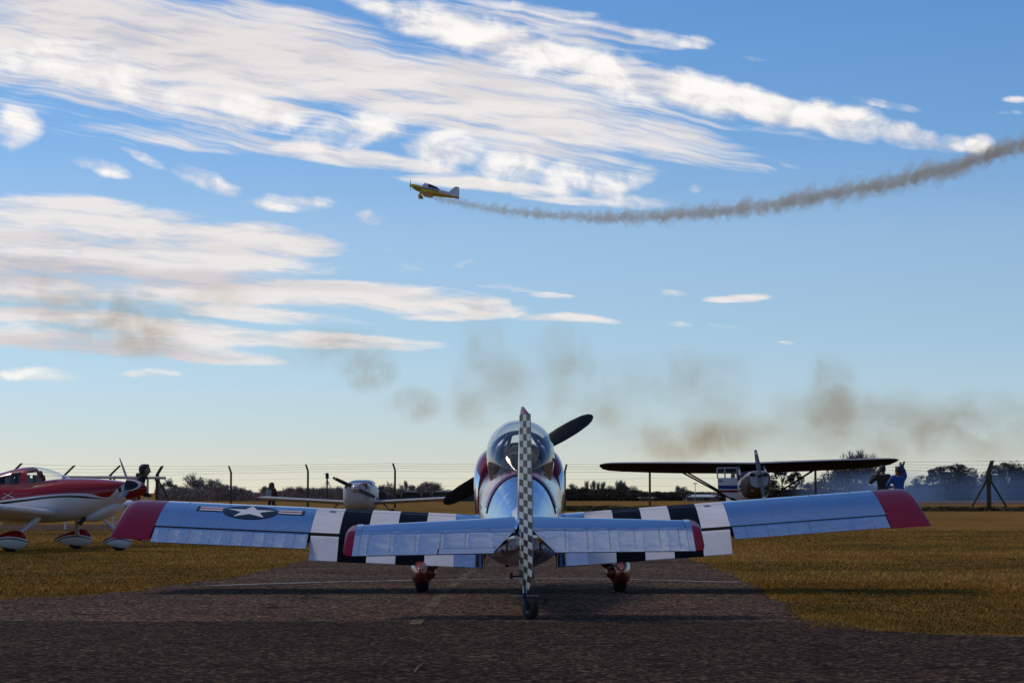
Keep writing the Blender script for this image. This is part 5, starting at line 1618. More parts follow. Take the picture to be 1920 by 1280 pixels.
# ================================================================== yellow aerobatic airplane in flight
def build_flyer():
    D = 320.0; K = D / F
    o = P(815, 362, D)
    root = empty('flying_airplane', o)
    tag(root, 'yellow and white aerobatic airplane flying low and trailing smoke', 'airplane')
    yel = pm('yellow_paint', (0.62, 0.43, 0.015), 0.35, 0, 0.1, 2); wht = pm('pale_grey_paint', (0.72, 0.70, 0.74), 0.4, 0, 0.05, 2); dkb = pm('dark_blue_canopy', (0.012, 0.012, 0.03), 0.2)
    blk = pm('black_swoosh', (0.02, 0.02, 0.02), 0.4)
    q = lambda px, py, y=0.0: P(px, py, D) + Vector((0, y, 0)) - o
    #          top            bottom        half width
    ST = [((767.8, 346.2), (768.2, 347.8), .03), ((770, 345.4), (770.5, 350.3), .22), ((775, 344.9), (776, 355), .40), ((782, 346.2), (783, 359), .48), ((791, 348.6), (791, 361.2), .50),
          ((798, 350), (798, 363), .50), ((806, 351.5), (806, 366), .48), ((815, 353), (815, 368), .45), ((823, 354.5), (823, 369.3), .40), ((833, 357), (833, 370.2), .30), ((843, 360.2), (843, 371), .20), ((853, 364), (853, 371.8), .10), ((861, 368), (861, 372.3), .03)]
    mb = MB(); rings = []
    for (t, b_, hw) in ST:
        T, B = q(*t), q(*b_); c = (T + B) / 2; h = (T - B) / 2
        rings.append([c + Vector((0, -1, 0)) * (hw * cos(a)) + h * math.copysign(abs(sin(a)) ** .85, sin(a)) for a in [2 * pi * k / 24 for k in range(24)]])

    def fm(i, j):
        s_ = sin(2 * pi * (j + .5) / 24)
        if i < 4: return 2 if (i >= 2 and -0.15 < s_ < 0.12) else 0
        return 1 if s_ > (0.40 if i < 8 else 0.12) else (2 if s_ > (0.18 if i < 8 else -0.05) and i < 10 else 0)
    mb.loft(rings, 0, mf=fm); mb.build('fuselage', [yel, wht, blk], root, 50)
    mb = MB(); rings = []
    for (t, b_, hw) in (((792, 347), (792, 350), .28), ((796, 342.2), (795, 352), .34), ((803, 344.2), (803, 353), .34), ((811, 347), (811, 355), .33), ((819, 350.6), (819, 356), .28), ((824, 354), (824, 357), .2)):
        T, B = q(*t), q(*b_); c = (T + B) / 2; h = (T - B) / 2
        rings.append([c + Vector((0, -1, 0)) * (hw * cos(a)) + h * sin(a) for a in [2 * pi * k / 16 for k in range(16)]])
    mb.loft(rings, 0, mf=lambda i, j: 1 if i < 2 else 0); mb.build('canopy', [dkb, wht], root, 50)
    mb = MB(); pts = [(841, 360), (853, 350.2), (855, 349.8), (861, 351), (861.2, 370), (846, 362)]
    mb.loft([[q(px, py, yy) for px, py in pts] for yy in (-.04, .04)], 0); mb.build('fin', wht, root)
    for sg in (-1, 1):
        mb = MB(); rows_ = []
        for s, x0, x1, th in ((0.3, 790, 813, .09), (2.2, 792, 811, .07), (3.2, 794, 809, .05), (3.35, 797, 807, .02)):
            a, b_ = q(x0, 362.6 + (x0 - 790) * .16), q(x1, 362.6 + (x1 - 790) * .16)
            rows_.append([a.lerp(b_, cc) + Vector((0, -sg * s, th * tz)) for cc, tz in ((0, 0), (.25, 1), (.7, .5), (1, 0), (.7, -.5), (.25, -1))])
        mb.loft(rows_, 0); mb.build('wing', wht, root, 50)
        mb = MB(); rows_ = []
        for s, x0, x1 in ((.05, 848, 861), (1.2, 851, 860)):
            a, b_ = q(x0, 369.5), q(x1, 371.5)
            rows_.append([a.lerp(b_, cc) + Vector((0, -sg * s, .025 * tz)) for cc, tz in ((0, 0), (.4, 1), (1, 0), (.4, -1))])
        mb.loft(rows_, 0); mb.build('stabilizer', wht, root, 0)
        mb = MB(); mb.tube([q(789, 360, -sg * .42), q(787.5, 367.5, -sg * .95)], .13, 6); mb.build('gear_leg', yel, root)
        mb = MB(); mb.tube([q(784, 366.8, -sg * 1.0), q(786.5, 368.6, -sg * 1.0), q(790, 369.6, -sg * 1.0), q(794, 370.6, -sg * 1.0)], [.05, .2, .17, .03], 10); mb.build('wheel_pant', yel, root, 60)
        mb = MB(); c = q(769.2, 347.2); mb.tube([c, c + Vector((0.05, -sg * .35, sg * .72))], [.05, .02], 6); mb.build('propeller_blade', M['dark_metal'], root)
    mb = MB(); mb.lathe([(-.16, .04), (-.1, .16), (.05, .2)], q(769.8, 347.4), (1, 0, -.24), 14); mb.build('spinner', yel, root, 60)


build_flyer()


# ================================================================== people
SKIN = pm('skin', (0.30, 0.17, 0.11), 0.6)


def person(loc, H, face, joints, cols, label, hair='short', look=0.0, extra=None):
    """joints: dict of the body's joints for a 1.75 m figure (x right, y front, z up); one skinned surface, coloured by region"""
    s = H / 1.75
    root = empty('person', loc, (0, 0, face))
    tag(root, label, 'person')
    J = {'pelvis': (0, 0, .95), 'waist': (0, .01, 1.10), 'chest': (0, 0, 1.30), 'neck': (0, 0, 1.47), 'head': (0, .02, 1.56), 'crown': (0, .02, 1.68)}
    for sg, n in ((-1, 'L'), (1, 'R')):
        J['hip' + n] = (sg * .10, 0, .90); J['knee' + n] = (sg * .11, .02, .50); J['ankle' + n] = (sg * .12, -.02, .08); J['toe' + n] = (sg * .14, .15, .04)
        J['sho' + n] = (sg * .18, 0, 1.42); J['elb' + n] = (sg * .24, -.02, 1.14); J['wri' + n] = (sg * .25, .08, .90); J['hand' + n] = (sg * .25, .11, .81)
    J.update(joints)
    Rd = {'pelvis': .150, 'waist': .140, 'chest': .160, 'neck': .062, 'head': .088, 'crown': .07, 'hip': .10, 'knee': .07, 'ankle': .05, 'toe': .04, 'sho': .085, 'elb': .058, 'wri': .042, 'hand': .045}
    names = list(J)
    E = [('pelvis', 'waist'), ('waist', 'chest'), ('chest', 'neck'), ('neck', 'head'), ('head', 'crown')]
    for n in 'LR': E += [('pelvis', 'hip' + n), ('hip' + n, 'knee' + n), ('knee' + n, 'ankle' + n), ('ankle' + n, 'toe' + n), ('chest', 'sho' + n), ('sho' + n, 'elb' + n), ('elb' + n, 'wri' + n), ('wri' + n, 'hand' + n)]
    me = bpy.data.meshes.new('person_body')
    me.from_pydata([tuple(Vector(J[k]) * s) for k in names], [(names.index(a), names.index(b)) for a, b in E], [])
    ob = bpy.data.objects.new('body_tmp', me); COL.objects.link(ob)
    sk = ob.modifiers.new('skin', 'SKIN'); sk.use_smooth_shade = True
    for i, k in enumerate(names):
        r = Rd.get(k, Rd.get(k[:-1], .06)) * s
        me.skin_vertices[0].data[i].radius = (r, r * (0.78 if k in ('pelvis', 'waist', 'chest') else 1))
        me.skin_vertices[0].data[i].use_root = (k == 'pelvis')
    su = ob.modifiers.new('sub', 'SUBSURF'); su.levels = 2; su.render_levels = 2
    dg = bpy.context.evaluated_depsgraph_get()
    m2 = bpy.data.meshes.new_from_object(ob.evaluated_get(dg))
    bpy.data.objects.remove(ob)
    m2.materials.clear()
    for c in (cols[0], cols[1], SKIN): m2.materials.append(c)
    segs = [(Vector(J[a]) * s, Vector(J[b]) * s, a, b) for a, b in E]
    for p in m2.polygons:
        c = p.center; best = None
        for a, b, na, nb in segs:
            ab = b - a; t = max(0, min(1, (c - a).dot(ab) / ab.length_squared)); dd = (a + ab * t - c).length
            if best is None or dd < best[0]: best = (dd, na, nb, t)
        _, na, nb, t = best
        mi = 0
        if nb in ('head', 'crown') or nb.startswith('hand'): mi = 2
        if nb == 'neck' and t > .8: mi = 2
        if na.startswith(('hip', 'knee', 'ankle')) or nb.startswith('hip'): mi = 1
        p.material_index = mi; p.use_smooth = True
    body = bpy.data.objects.new('body', m2); COL.objects.link(body); body.parent = root
    # head features and hair
    hc = Vector(J['head']) * s + Vector((0, .01, .045)) * s
    rl = Matrix.Rotation(look, 3, 'Z')
    mb = MB()
    rows = [[hc + rl @ Vector((cos(a) * .078 * k, sin(a) * .098 * k, z)) * 1 for a in [2 * pi * q / 16 for q in range(16)]] for z, k in ((-.115 * s, .35), (-.095 * s, .66), (-.05 * s, .88), (0, 1), (.05 * s, 1), (.09 * s, .82), (.115 * s, .45), (.122 * s, .1))]
    mb.loft(rows, 0)
    mb.loft([[hc + rl @ Vector((x * k * .018, .092 + dy_, z)) for x, z, dy_ in ((-1, -.03, 0), (1, -.03, 0), (.4, .02, 0), (-.4, .02, 0))] for k, in ((1,),)] + [[hc + rl @ Vector((x * .006, .118, z)) for x, z in ((-1, -.025), (1, -.025), (.4, -.01), (-.4, -.01))]], 0)
    for sg in (-1, 1):
        mb.box(hc + rl @ Vector((sg * .08, 0, 0)), (.015, .035, .055))
    hd = mb.build('head', SKIN, root, 60)
    hm = cols[2]
    mb = MB()
    n = 18
    if hair == 'long':
        rows = [[hc + rl @ Vector((cos(a) * wx, sin(a) * wy - .03, z)) for a in [lerp(pi * 0.93, pi * 2.07, q / n) for q in range(n + 1)]] for z, wx, wy in ((.13, .02, .03), (.115, .07, .09), (.06, .098, .115), (0, .105, .12), (-.08, .115, .115), (-.18, .135, .115), (-.30, .15, .105), (-.40, .12, .09), (-.44, .06, .07))]
        mb.grid(rows, 0)
        rows = [[hc + rl @ Vector((cos(a) * .092 * k, sin(a) * .108 * k - .012, z)) for a in [2 * pi * q / n for q in range(n)]] for z, k in ((.045, 1.0), (.09, .9), (.118, .62), (.13, .2))]
        mb.loft(rows, 0)
    else:
        rows = [[hc + rl @ Vector((cos(a) * .086 * k, sin(a) * .104 * k - .014 - .02 * (sin(a) > .3) * (z < .08), z + (.075 if sin(a) > .3 else 0) * (z < .06))) for a in [2 * pi * q / n for q in range(n)]] for z, k in ((-.05, .86), (.0, 1.0), (.05, 1.03), (.09, .9), (.118, .62), (.13, .2))]
        mb.loft(rows, 0)
    mb.build('hair', hm, root, 60)
    if extra: extra(root, s, J)
    return root


dkhair = pm('dark_hair', (0.018, 0.012, 0.010), 0.6)
brhair = pm('brown_hair', (0.06, 0.03, 0.02), 0.6)
jeans = pm('dark_trousers', (0.02, 0.022, 0.03), 0.8)
black_j = pm('black_hooded_jacket', (0.012, 0.011, 0.015), 0.8, 0, 0.2, 8)
brown_j = pm('dark_brown_jacket', (0.03, 0.016, 0.014), 0.8, 0, 0.2, 8)
blue_j = pm('blue_jacket', (0.005, 0.075, 0.30), 0.7, 0, 0.15, 8)
navy_j = pm('navy_top', (0.014, 0.022, 0.035), 0.8)


def hood(root, s, J):
    mb = MB(); c = Vector(J['neck']) * s
    mb.tube([c + Vector((.11 * cos(a), .09 * sin(a) - .02, .01 + .03 * sin(a) * -1)) * s for a in [2 * pi * k / 14 for k in range(15)]], .045 * s, 8)
    mb.build('hood', black_j, root, 60)


def camera_box(root, s, J):
    mb = MB(); c = (Vector(J['handL']) + Vector(J['handR'])) / 2 * s
    mb.box(c + Vector((0, .04, .02)), (.13, .06, .09)); mb.lathe([(0, .035), (.08, .035)], c + Vector((0, .06, .02)), (0, 1, 0), 12)
    mb.build('camera', M['black'], root)


def bag(root, s, J):
    mb = MB(); rows = [[Vector((-.16 + .14 * x, -.18 - .07 * (1 - abs(x)), z)) * s for x in (-1, -.6, 0, .6, 1)] for z in (1.0, 1.06, 1.25, 1.38, 1.42)]
    mb.grid(rows, 0); mb.grid([[p + Vector((0, .09, 0)) for p in r] for r in rows], 0)
    mb.build('shoulder_bag', pm('pale_bag', (0.40, 0.38, 0.38), 0.8), root, 60)


d = 46.0
person((X(254, d), d, 0), Z(872, d) + 0.10, radians(-72), {'chest': (0, .10, 1.24), 'neck': (0, .17, 1.39), 'head': (0, .21, 1.47), 'crown': (0, .24, 1.58), 'waist': (0, .04, 1.08), 'shoL': (-.18, .13, 1.34), 'shoR': (.18, .13, 1.34), 'elbL': (-.23, .10, 1.08), 'elbR': (.23, .10, 1.08), 'wriL': (-.2, .28, .98), 'wriR': (.2, .28, .98), 'handL': (-.18, .35, .97), 'handR': (.18, .35, .97)},
       (black_j, jeans, dkhair), 'person in black hooded jacket standing behind the red nose, looking right', extra=hood)
d = 88.0
person((X(510, d), d, 0), Z(905, d), radians(-150 + 180 - 20), {}, (navy_j, jeans, brhair), 'person with long dark hair and pale shoulder bag seen over a wing tip', hair='long', extra=bag)
d = 66.0
person((X(1654, d), d, 0), Z(871, d), radians(8), {'elbL': (-.36, .06, 1.22), 'wriL': (-.20, .26, 1.44), 'handL': (-.09, .28, 1.50), 'elbR': (.36, .06, 1.22), 'wriR': (.20, .26, 1.44), 'handR': (.09, .28, 1.50)},
       (brown_j, jeans, dkhair), 'person in dark brown jacket with back turned, elbows out holding a camera', extra=camera_box)
d = 63.0
person((X(1684, d), d, 0), Z(873, d), radians(6), {'elbR': (.17, .08, 1.63), 'wriR': (.08, .08, 1.78), 'handR': (.07, .08, 1.86), 'shoR': (.18, 0, 1.46), 'elbL': (-.33, .02, 1.18), 'wriL': (-.18, .22, 1.15), 'handL': (-.10, .26, 1.16)},
       (blue_j, jeans, dkhair), 'person in bright blue jacket with one arm raised overhead')


# ================================================================== trees
M['bark'] = pm('grey_bark', (0.075, 0.060, 0.052), 0.9, 0, 0.2, 2)
M['twig'] = pm('bare_twigs', (0.30, 0.25, 0.23), 0.9, 0, 0.2, 2)
M['leaf_dark'] = pm('dark_needles', (0.022, 0.022, 0.018), 0.8, 0, 0.4, 0.7)
M['leaf_olive'] = pm('olive_leaves', (0.040, 0.034, 0.024), 0.8, 0, 0.4, 0.7)
M['brush'] = pm('brown_brushwood', (0.26, 0.20, 0.17), 0.9, 0, 0.35, 0.5)


def tri_mesh(name, tris, mat):
    tris = np.asarray(tris, dtype=np.float64).reshape(-1, 3, 3); n = len(tris)
    me = bpy.data.meshes.new(name)
    me.vertices.add(3 * n); me.vertices.foreach_set('co', tris.ravel())
    me.loops.add(3 * n); me.loops.foreach_set('vertex_index', np.arange(3 * n, dtype=np.int32))
    me.polygons.add(n); me.polygons.foreach_set('loop_start', np.arange(0, 3 * n, 3, dtype=np.int32))
    me.update(calc_edges=True); me.materials.append(mat)
    return me


def limb(mb, a, b, r0, r1): mb.tube([a, b], [r0, r1], 5, caps=False)


def bare_tree(seed, spread=0.5, upright=0.6):
    """unit-height leafless tree: trunk mesh + crown mesh of branches and twigs"""
    r = random.Random(seed); tk = MB(); br = MB(); tw = []

    def grow(p, dr, L, rad, lev):
        q = p + dr * L
        mid = p.lerp(q, .5) + Vector((r.uniform(-1, 1), r.uniform(-1, 1), 0)) * L * .07
        (tk if lev == 0 else br).tube([p, mid, q], [rad, rad * .85, rad * .7], 5 if lev < 2 else 3, caps=False)
        if lev == 4:
            for _ in range(9):
                e = q + (dr + Vector((r.uniform(-1, 1), r.uniform(-1, 1), r.uniform(-.3, 1))) * .8).normalized() * L * r.uniform(.8, 1.7)
                w = Vector((r.uniform(-1, 1), r.uniform(-1, 1), r.uniform(-1, 1))).normalized() * .0052
                tw.append([tuple(q - w), tuple(q + w), tuple(e)])
            return
        n = {0: 4, 1: 4, 2: 3, 3: 3}[lev]
        for k in range(n):
            t = r.uniform(.45, 1) if lev else r.uniform(.55, 1)
            b = p.lerp(q, t)
            a = 2 * pi * (k + r.random()) / n
            nd = (dr * upright + Vector((cos(a), sin(a), .25 + .3 * r.random())) * spread * r.uniform(.6, 1.3)).normalized()
            grow(b, nd, L * r.uniform(.55, .8), rad * .55, lev + 1)
        if lev < 3: grow(q, (dr + Vector((r.uniform(-1, 1), r.uniform(-1, 1), .3)) * .25).normalized(), L * .7, rad * .6, lev + 1)
    grow(Vector((0, 0, 0)), Vector((r.uniform(-.05, .05), r.uniform(-.05, .05), 1)), .34, .034, 0)
    zmax = max(v[2] for v in br.v)
    for L_ in (tk, br): L_.v = [tuple(np.array(v) / zmax) for v in L_.v]
    me1 = tk.build('trunk', M['bark'], None, 60)
    base = br.build('crown', M['twig'], None, 60)
    t2 = tri_mesh('twigs', np.array(tw) / zmax, M['twig'])
    bm = bmesh.new(); bm.from_mesh(base.data); bm.from_mesh(t2); bm.to_mesh(base.data); bm.free()
    res = (me1.data, base.data)
    bpy.data.objects.remove(me1); bpy.data.objects.remove(base)
    return res


def leafy_tree(seed, kind='round', n=2600, mat='leaf_dark'):
    r = np.random.default_rng(seed); tk = MB()
    tk.tube([(0, 0, 0), (.01, 0, .3), (0, .01, .62)], [.028, .02, .008], 6)
    lobes = []
    if kind == 'round':
        for _ in range(16): lobes.append((r.uniform(-.30, .30), r.uniform(-.30, .30), r.uniform(.32, .82), r.uniform(.13, .22), r.uniform(.10, .17)))
        lobes.append((0, 0, .86, .14, .13))
    elif kind == 'pine':
        for k in range(15):
            z = r.uniform(.35, .93); w = .42 * (1.05 - z) + .12; a = r.uniform(0, 6.28)
            lobes.append((cos(a) * w * .8, sin(a) * w * .8, z, r.uniform(.10, .18), r.uniform(.05, .085)))
        lobes.append((0, 0, .92, .10, .08)); lobes.append((.05, 0, .6, .22, .25))
    elif kind == 'wide':
        for _ in range(22): lobes.append((r.uniform(-.62, .62), r.uniform(-.35, .35), r.uniform(.2, .80), r.uniform(.14, .26), r.uniform(.10, .18)))
        lobes.append((.1, 0, .83, .2, .16))
    for lx_, ly_, lz_, rx, rz in lobes[::2]:
        tk.tube([(0, 0, min(.45, lz_ * .6)), (lx_ * .6, ly_ * .6, lz_ * .85), (lx_, ly_, lz_)], [.012, .008, .004], 4)
    L = np.array(lobes); idx = r.integers(0, len(L), n)
    v = r.normal(size=(n, 3)); v /= np.linalg.norm(v, axis=1, keepdims=True)
    rad = r.uniform(.35, 1.08, (n, 1)) ** .6
    c = L[idx, :3] + v * rad * L[idx][:, [3, 3, 4]]
    c[:, 2] = np.maximum(c[:, 2], .02)
    a = r.normal(size=(n, 3)); b = r.normal(size=(n, 3))
    sz = r.uniform(.016, .040, (n, 1))
    a = a / np.linalg.norm(a, axis=1, keepdims=True) * sz; b = b / np.linalg.norm(b, axis=1, keepdims=True) * sz
    tris = np.stack([c - a * .6, c + b, c + a], 1)
    o = tk.build('trunk', M['bark'], None, 60)
    d1 = o.data; bpy.data.objects.remove(o)
    return d1, tri_mesh('crown', tris, M[mat])


BARE = [bare_tree(s_, sp, up) for s_, sp, up in ((1, .5, .75), (2, .65, .6), (3, .45, .85), (4, .75, .5))]
ROUND = [leafy_tree(10 + k, 'round', 2600, 'leaf_olive' if k % 2 else 'leaf_dark') for k in range(3)]
PINE = [leafy_tree(20 + k, 'pine', 2600, 'leaf_dark') for k in range(3)]
WIDE = [leafy_tree(30 + k, 'wide', 4200, 'leaf_dark') for k in range(2)]
trng = random.Random(5)


ORD = 'first second third fourth fifth sixth seventh eighth ninth tenth eleventh twelfth thirteenth fourteenth fifteenth sixteenth seventeenth eighteenth'.split()


def row_of(name, protos, spots, d0, d1, label, group):
    for k, (px, top, w) in enumerate(sorted(spots)):
        plant(name, trng.choice(protos), px, top, trng.uniform(d0, d1), w, label % ORD[k], group)


def plant(name, proto, px, top, d, widen, label, group):
    h = Z(top, d)
    root = empty(name, (X(px, d), d, 0), (0, 0, trng.uniform(0, 6.28)))
    if proto in ROUND and 1060 < px < 1300: widen *= 1.5
    root.scale = (h * widen, h * widen, h)
    for nm, me in zip(('trunk', 'crown'), proto):
        o = bpy.data.objects.new(nm, me); COL.objects.link(o); o.parent = root
    tag(root, label, 'tree', group)


row_of('bare_tree', BARE, ((306, 906, .9), (322, 898, .9), (338, 912, 1.3), (352, 914, 1.3), (364, 889, .8), (374, 896, .9), (386, 908, 1.2), (396, 899, .9), (408, 903, 1.0), (416, 908, 1.3), (425, 910, 1.2), (442, 911, .8), (452, 914, .9), (468, 920, .8)), 262, 292,
       '%s leafless tree from the left in the row behind the star insignia wing', 'bare trees on the far left')
row_of('bare_tree', BARE, ((495, 912, .8), (500, 914, 1.2), (548, 913, 1.2), (566, 912, 1.3), (590, 915, 1.2), (606, 914, 1.2), (632, 912, 1.1), (644, 914, 1.2), (718, 910, 1.0), (728, 904, .6), (736, 914, 1.2), (753, 908, .6), (762, 902, .35), (776, 910, 1.2), (790, 907, 1.1), (800, 904, 1.3), (811, 905, 1.3), (820, 908, 1.2)), 255, 285,
       '%s leafless tree from the left in the thicket around the white low wing airplane', 'bare trees behind the white airplane')
row_of('broadleaf_tree', ROUND, ((1066, 917, 1.0), (1076, 914, .9), (1094, 911, 1.2), (1104, 915, 1.2), (1118, 911, 1.1), (1142, 909, 1.2), (1160, 908, .9), (1171, 908, 1.1), (1190, 912, 1.1), (1206, 921, 1.3), (1234, 920, 1.2), (1246, 921, 1.2), (1258, 922, 1.4), (1283, 911, .9)), 262, 292,
       '%s dark round tree from the left between fuselage and high wing airplane', 'dark trees right of the fuselage')
row_of('bare_tree', BARE, ((1072, 908, .8), (1101, 902, .35), (1111, 902, .5), (1122, 905, .4), (1130, 904, .5), (1160, 902, .7), (1166, 903, .7), (1269, 911, .6), (1275, 914, .8)), 285, 300,
       '%s tall bare tree from the left in the wood right of the fuselage', 'bare trees right of the fuselage')
plant('broadleaf_tree', ROUND[1], 1352, 912, 260, 1.2, 'small dark tree beneath the high wing airplane door', None)
for px, top, w, lb in ((1466, 864, .9, 'dark evergreen tree just right of the upright propeller'), (1492, 884, .9, 'lower evergreen beside the tree behind the upright propeller'), (1516, 902, 1.4, 'low dark bush behind the right wing strut'), (1448, 898, 1.2, 'low evergreen showing beside the high wing airplane cowl')):
    plant('evergreen_tree', trng.choice(ROUND if w > 1.1 else PINE), px, top, 270, w, lb, None)
for px, top, w, lb in ((1606, 849, .75, 'tall leafless tree rising above the high wing airplane wing'), (1590, 856, .7, 'leafless tree left of the tallest bare tree over the wing'), (1624, 856, .7, 'leafless tree right of the tallest bare tree over the wing')):
    plant('bare_tree', trng.choice(BARE), px, top, 270, w, lb, None)
row_of('broadleaf_tree', ROUND, ((1556, 876, 1.0), (1572, 872, 1.0), (1598, 872, 1.1), (1622, 872, 1.1), (1640, 884, .9), (1540, 896, 1.0)), 262, 285,
       '%s dark smoky tree from the left under the right half of the high wing', 'trees under the right wing in smoke')
row_of('pine_tree', PINE + WIDE, ((1715, 896, .9), (1728, 890, .9), (1748, 878, .9), (1766, 873, 1.0), (1784, 872, 1.0), (1798, 869, .9), (1812, 875, 1.0), (1828, 880, 1.0), (1842, 884, 1.0), (1866, 871, .9), (1884, 866, 1.0), (1904, 863, 1.0), (1926, 862, 1.0), (1950, 866, 1.0)), 275, 295,
       '%s dark pine from the left in the smoky wood beside the braced post', 'smoky pines on the far right')


# brown thicket under the trees, one mass
def thicket(name, spans, d0, d1, label, mat, n, wide=.10):
    r = np.random.default_rng(len(name) + n); tris = []
    for (x0, x1, t0, t1) in spans:
        k = int(n * (x1 - x0) / 100)
        px = r.uniform(x0, x1, k); dd = r.uniform(d0, d1, k)
        top = t0 + (t1 - t0) * (px - x0) / (x1 - x0) + fbm(px / 7, px * 0, 5) * 7
        h = np.array([Z(a, b) for a, b in zip(top, dd)]) * r.uniform(.45, 1.05, k)
        x = (px - 960) / F * dd
        z0 = r.uniform(0, .7, k) * h
        a = r.uniform(0, 2 * pi, k); w = r.uniform(.5, 1.3, k) * wide; ln = r.uniform(-.5, .5, k)
        tris.append(np.stack([np.stack([x - w, dd, z0], -1), np.stack([x + w, dd, z0], -1), np.stack([x + ln, dd + ln, h], -1)], 1))
    me = tri_mesh(name, np.concatenate(tris), mat)
    o = bpy.data.objects.new(name, me); COL.objects.link(o)
    tag(o, label, 'thicket', kind='stuff')


thicket('undergrowth', [(296, 470, 912, 917), (470, 560, 921, 919), (536, 650, 914, 914), (640, 850, 915, 917), (840, 910, 922, 924)], 268, 292, 'brown leafless thicket along the far field on the left', M['brush'], 3400, .06)
thicket('undergrowth', [(1050, 1200, 916, 917), (1190, 1350, 921, 922), (1340, 1460, 922, 916), (1440, 1760, 916, 914), (1700, 1990, 908, 904)], 282, 300, 'dark thicket along the far field on the right', M['leaf_olive'], 3000, .11)


thicket('weeds', [(1040, 1240, 948, 948), (1690, 2000, 949.5, 949.5), (280, 470, 947, 946)], 120, 134, 'rough dark grass along the foot of the fence', pm('rough_dark_grass', (0.07, 0.062, 0.024), .9, 0, .4, .8), 2600, .05)


# ================================================================== far buildings, mast, lamp pole
def shed(px0, px1, roof_py, eave_py, d, wall, roofm, label, depth=8, windows=0):
    x0, x1 = X(px0, d), X(px1, d); o = Vector(((x0 + x1) / 2, d, 0))
    root = empty('shed', o); tag(root, label, 'shed')
    ze, zr = Z(eave_py, d), Z(roof_py, d)
    mb = MB(); mb.box(((x0 + x1) / 2, d + depth / 2, ze / 2), (x1 - x0, depth, ze)); mb.build('wall', wall, root, 0, off=o)
    mb = MB()
    e = .3
    pr = [(-e, ze + .02), (depth / 2, zr), (depth + e, ze + .02), (depth / 2, zr - .12)]
    mb.loft([[Vector((x, d + a, z)) for a, z in pr] for x in (x0 - e, x1 + e)], 0); mb.build('roof', roofm, root, 0, off=o)
    mb = MB(); mb.box((lerp(x0, x1, .6), d - .03, ze * .42), ((x1 - x0) * .14, .08, ze * .8)); mb.build('door', M['dark_metal'], root, 0, off=o)
    for k in range(windows):
        mb = MB(); mb.box((lerp(x0, x1, .12 + .16 * k), d - .03, ze * .62), ((x1 - x0) * .07, .06, ze * .3)); mb.build('window', M['interior'], root, 0, off=o)


greyw = pm('weathered_grey_wall', (0.20, 0.19, 0.19), 0.9, 0, 0.2, .4); palem = pm('pale_sheet_roof', (0.50, 0.49, 0.52), 0.5, 0, 0.12, .4); darkr = pm('dark_sheet_roof', (0.10, 0.10, 0.11), 0.6, 0, .15, .3); brickw = pm('brownish_wall', (0.16, 0.11, 0.10), .9, 0, .2, .4)
shed(1049, 1086, 932.5, 935, 283, greyw, palem, 'low white roofed shed beside the fuselage', windows=2)
shed(1166, 1199, 929, 932.5, 284, greyw, darkr, 'grey walled shed left of the white roofed one', windows=2)
shed(1200, 1226, 930.5, 933.5, 280, brickw, palem, 'small shed with bright white roof beside a fence post')
shed(1287, 1348, 926.5, 931.5, 276, greyw, palem, 'long pale grey hangar under the high wing strut', windows=3)
shed(700, 905, 919.5, 922, 266, pm('dark_hangar_wall', (0.045, 0.045, 0.05), .9, 0, .2, .3), darkr, 'long dark flat building behind the lower propeller blade', depth=12)


def build_mast():
    d = 262.0; o = Vector((X(614, d), d, 0)); root = empty('radio_mast', o)
    tag(root, 'thin guyed radio mast in front of the bare thicket', 'mast')
    zt = Z(886, d)
    mb = MB()
    mb.tube([(o.x, d, 0), (o.x, d, zt)], .09, 6); mb.build('pole', M['dark_metal'], root, 50, off=o)
    mb = MB(); mb.box((o.x, d, zt - .35), (.34, .3, .55)); mb.box((o.x - .15, d, zt - .1), (.5, .06, .06)); mb.build('antenna', M['black'], root, 0, off=o)
    for dx_ in (-22, -13, 9, 20, 26):
        mb = MB(); mb.tube([(o.x, d, zt - .7), (o.x + dx_ * d / F, d + (2 if dx_ % 2 else -2), 0)], .022, 4); mb.build('guy_wire', M['wire'], root, 0, off=o)


build_mast()


def lamp_pole(px, top, d, label):
    o = Vector((X(px, d), d, 0)); root = empty('lamp_pole', o); tag(root, label, 'lamp pole')
    zt = Z(top, d)
    mb = MB(); mb.tube([(o.x, d, 0), (o.x, d, zt)], [.045, .03], 6); mb.build('pole', M['steel'], root, 50, off=o)
    mb = MB(); mb.box((o.x, d, zt), (.45, .2, .10)); mb.build('lamp_head', M['dark_metal'], root, 0, off=o)


lamp_pole(1303, 906, 272, 'slender lamp pole rising above the pale grey hangar')


# ================================================================== smoke
def smoke_mat(name, col, dens, scale, lo, hi, aniso=0.0, absorb=None):
    m = bpy.data.materials.new(name); m.use_nodes = True; m.node_tree.nodes.clear(); nt = NT(m.node_tree)
    oc = nt.n('ShaderNodeTexCoord').outputs['Object']
    pos = nt.n('ShaderNodeNewGeometry').outputs['Position']
    r2 = nt.vmath('DOT_PRODUCT', oc, oc, out=1)
    fall = nt.mapr(r2, 1.0, 0.05)
    n = nt.noise(pos, scale, 4, 0.62, dist=0.5)
    dn = nt.math('MULTIPLY', nt.math('MULTIPLY', nt.mapr(n, lo, hi), fall), dens)
    pv = nt.n('ShaderNodeVolumePrincipled')
    pv.inputs['Color'].default_value = (*col, 1); pv.inputs['Anisotropy'].default_value = aniso
    if absorb: pv.inputs['Absorption Color'].default_value = (*absorb, 1)
    nt.link(dn, pv.inputs['Density'])
    o = nt.n('ShaderNodeOutputMaterial'); nt.link(pv.outputs[0], o.inputs['Volume'])
    return m


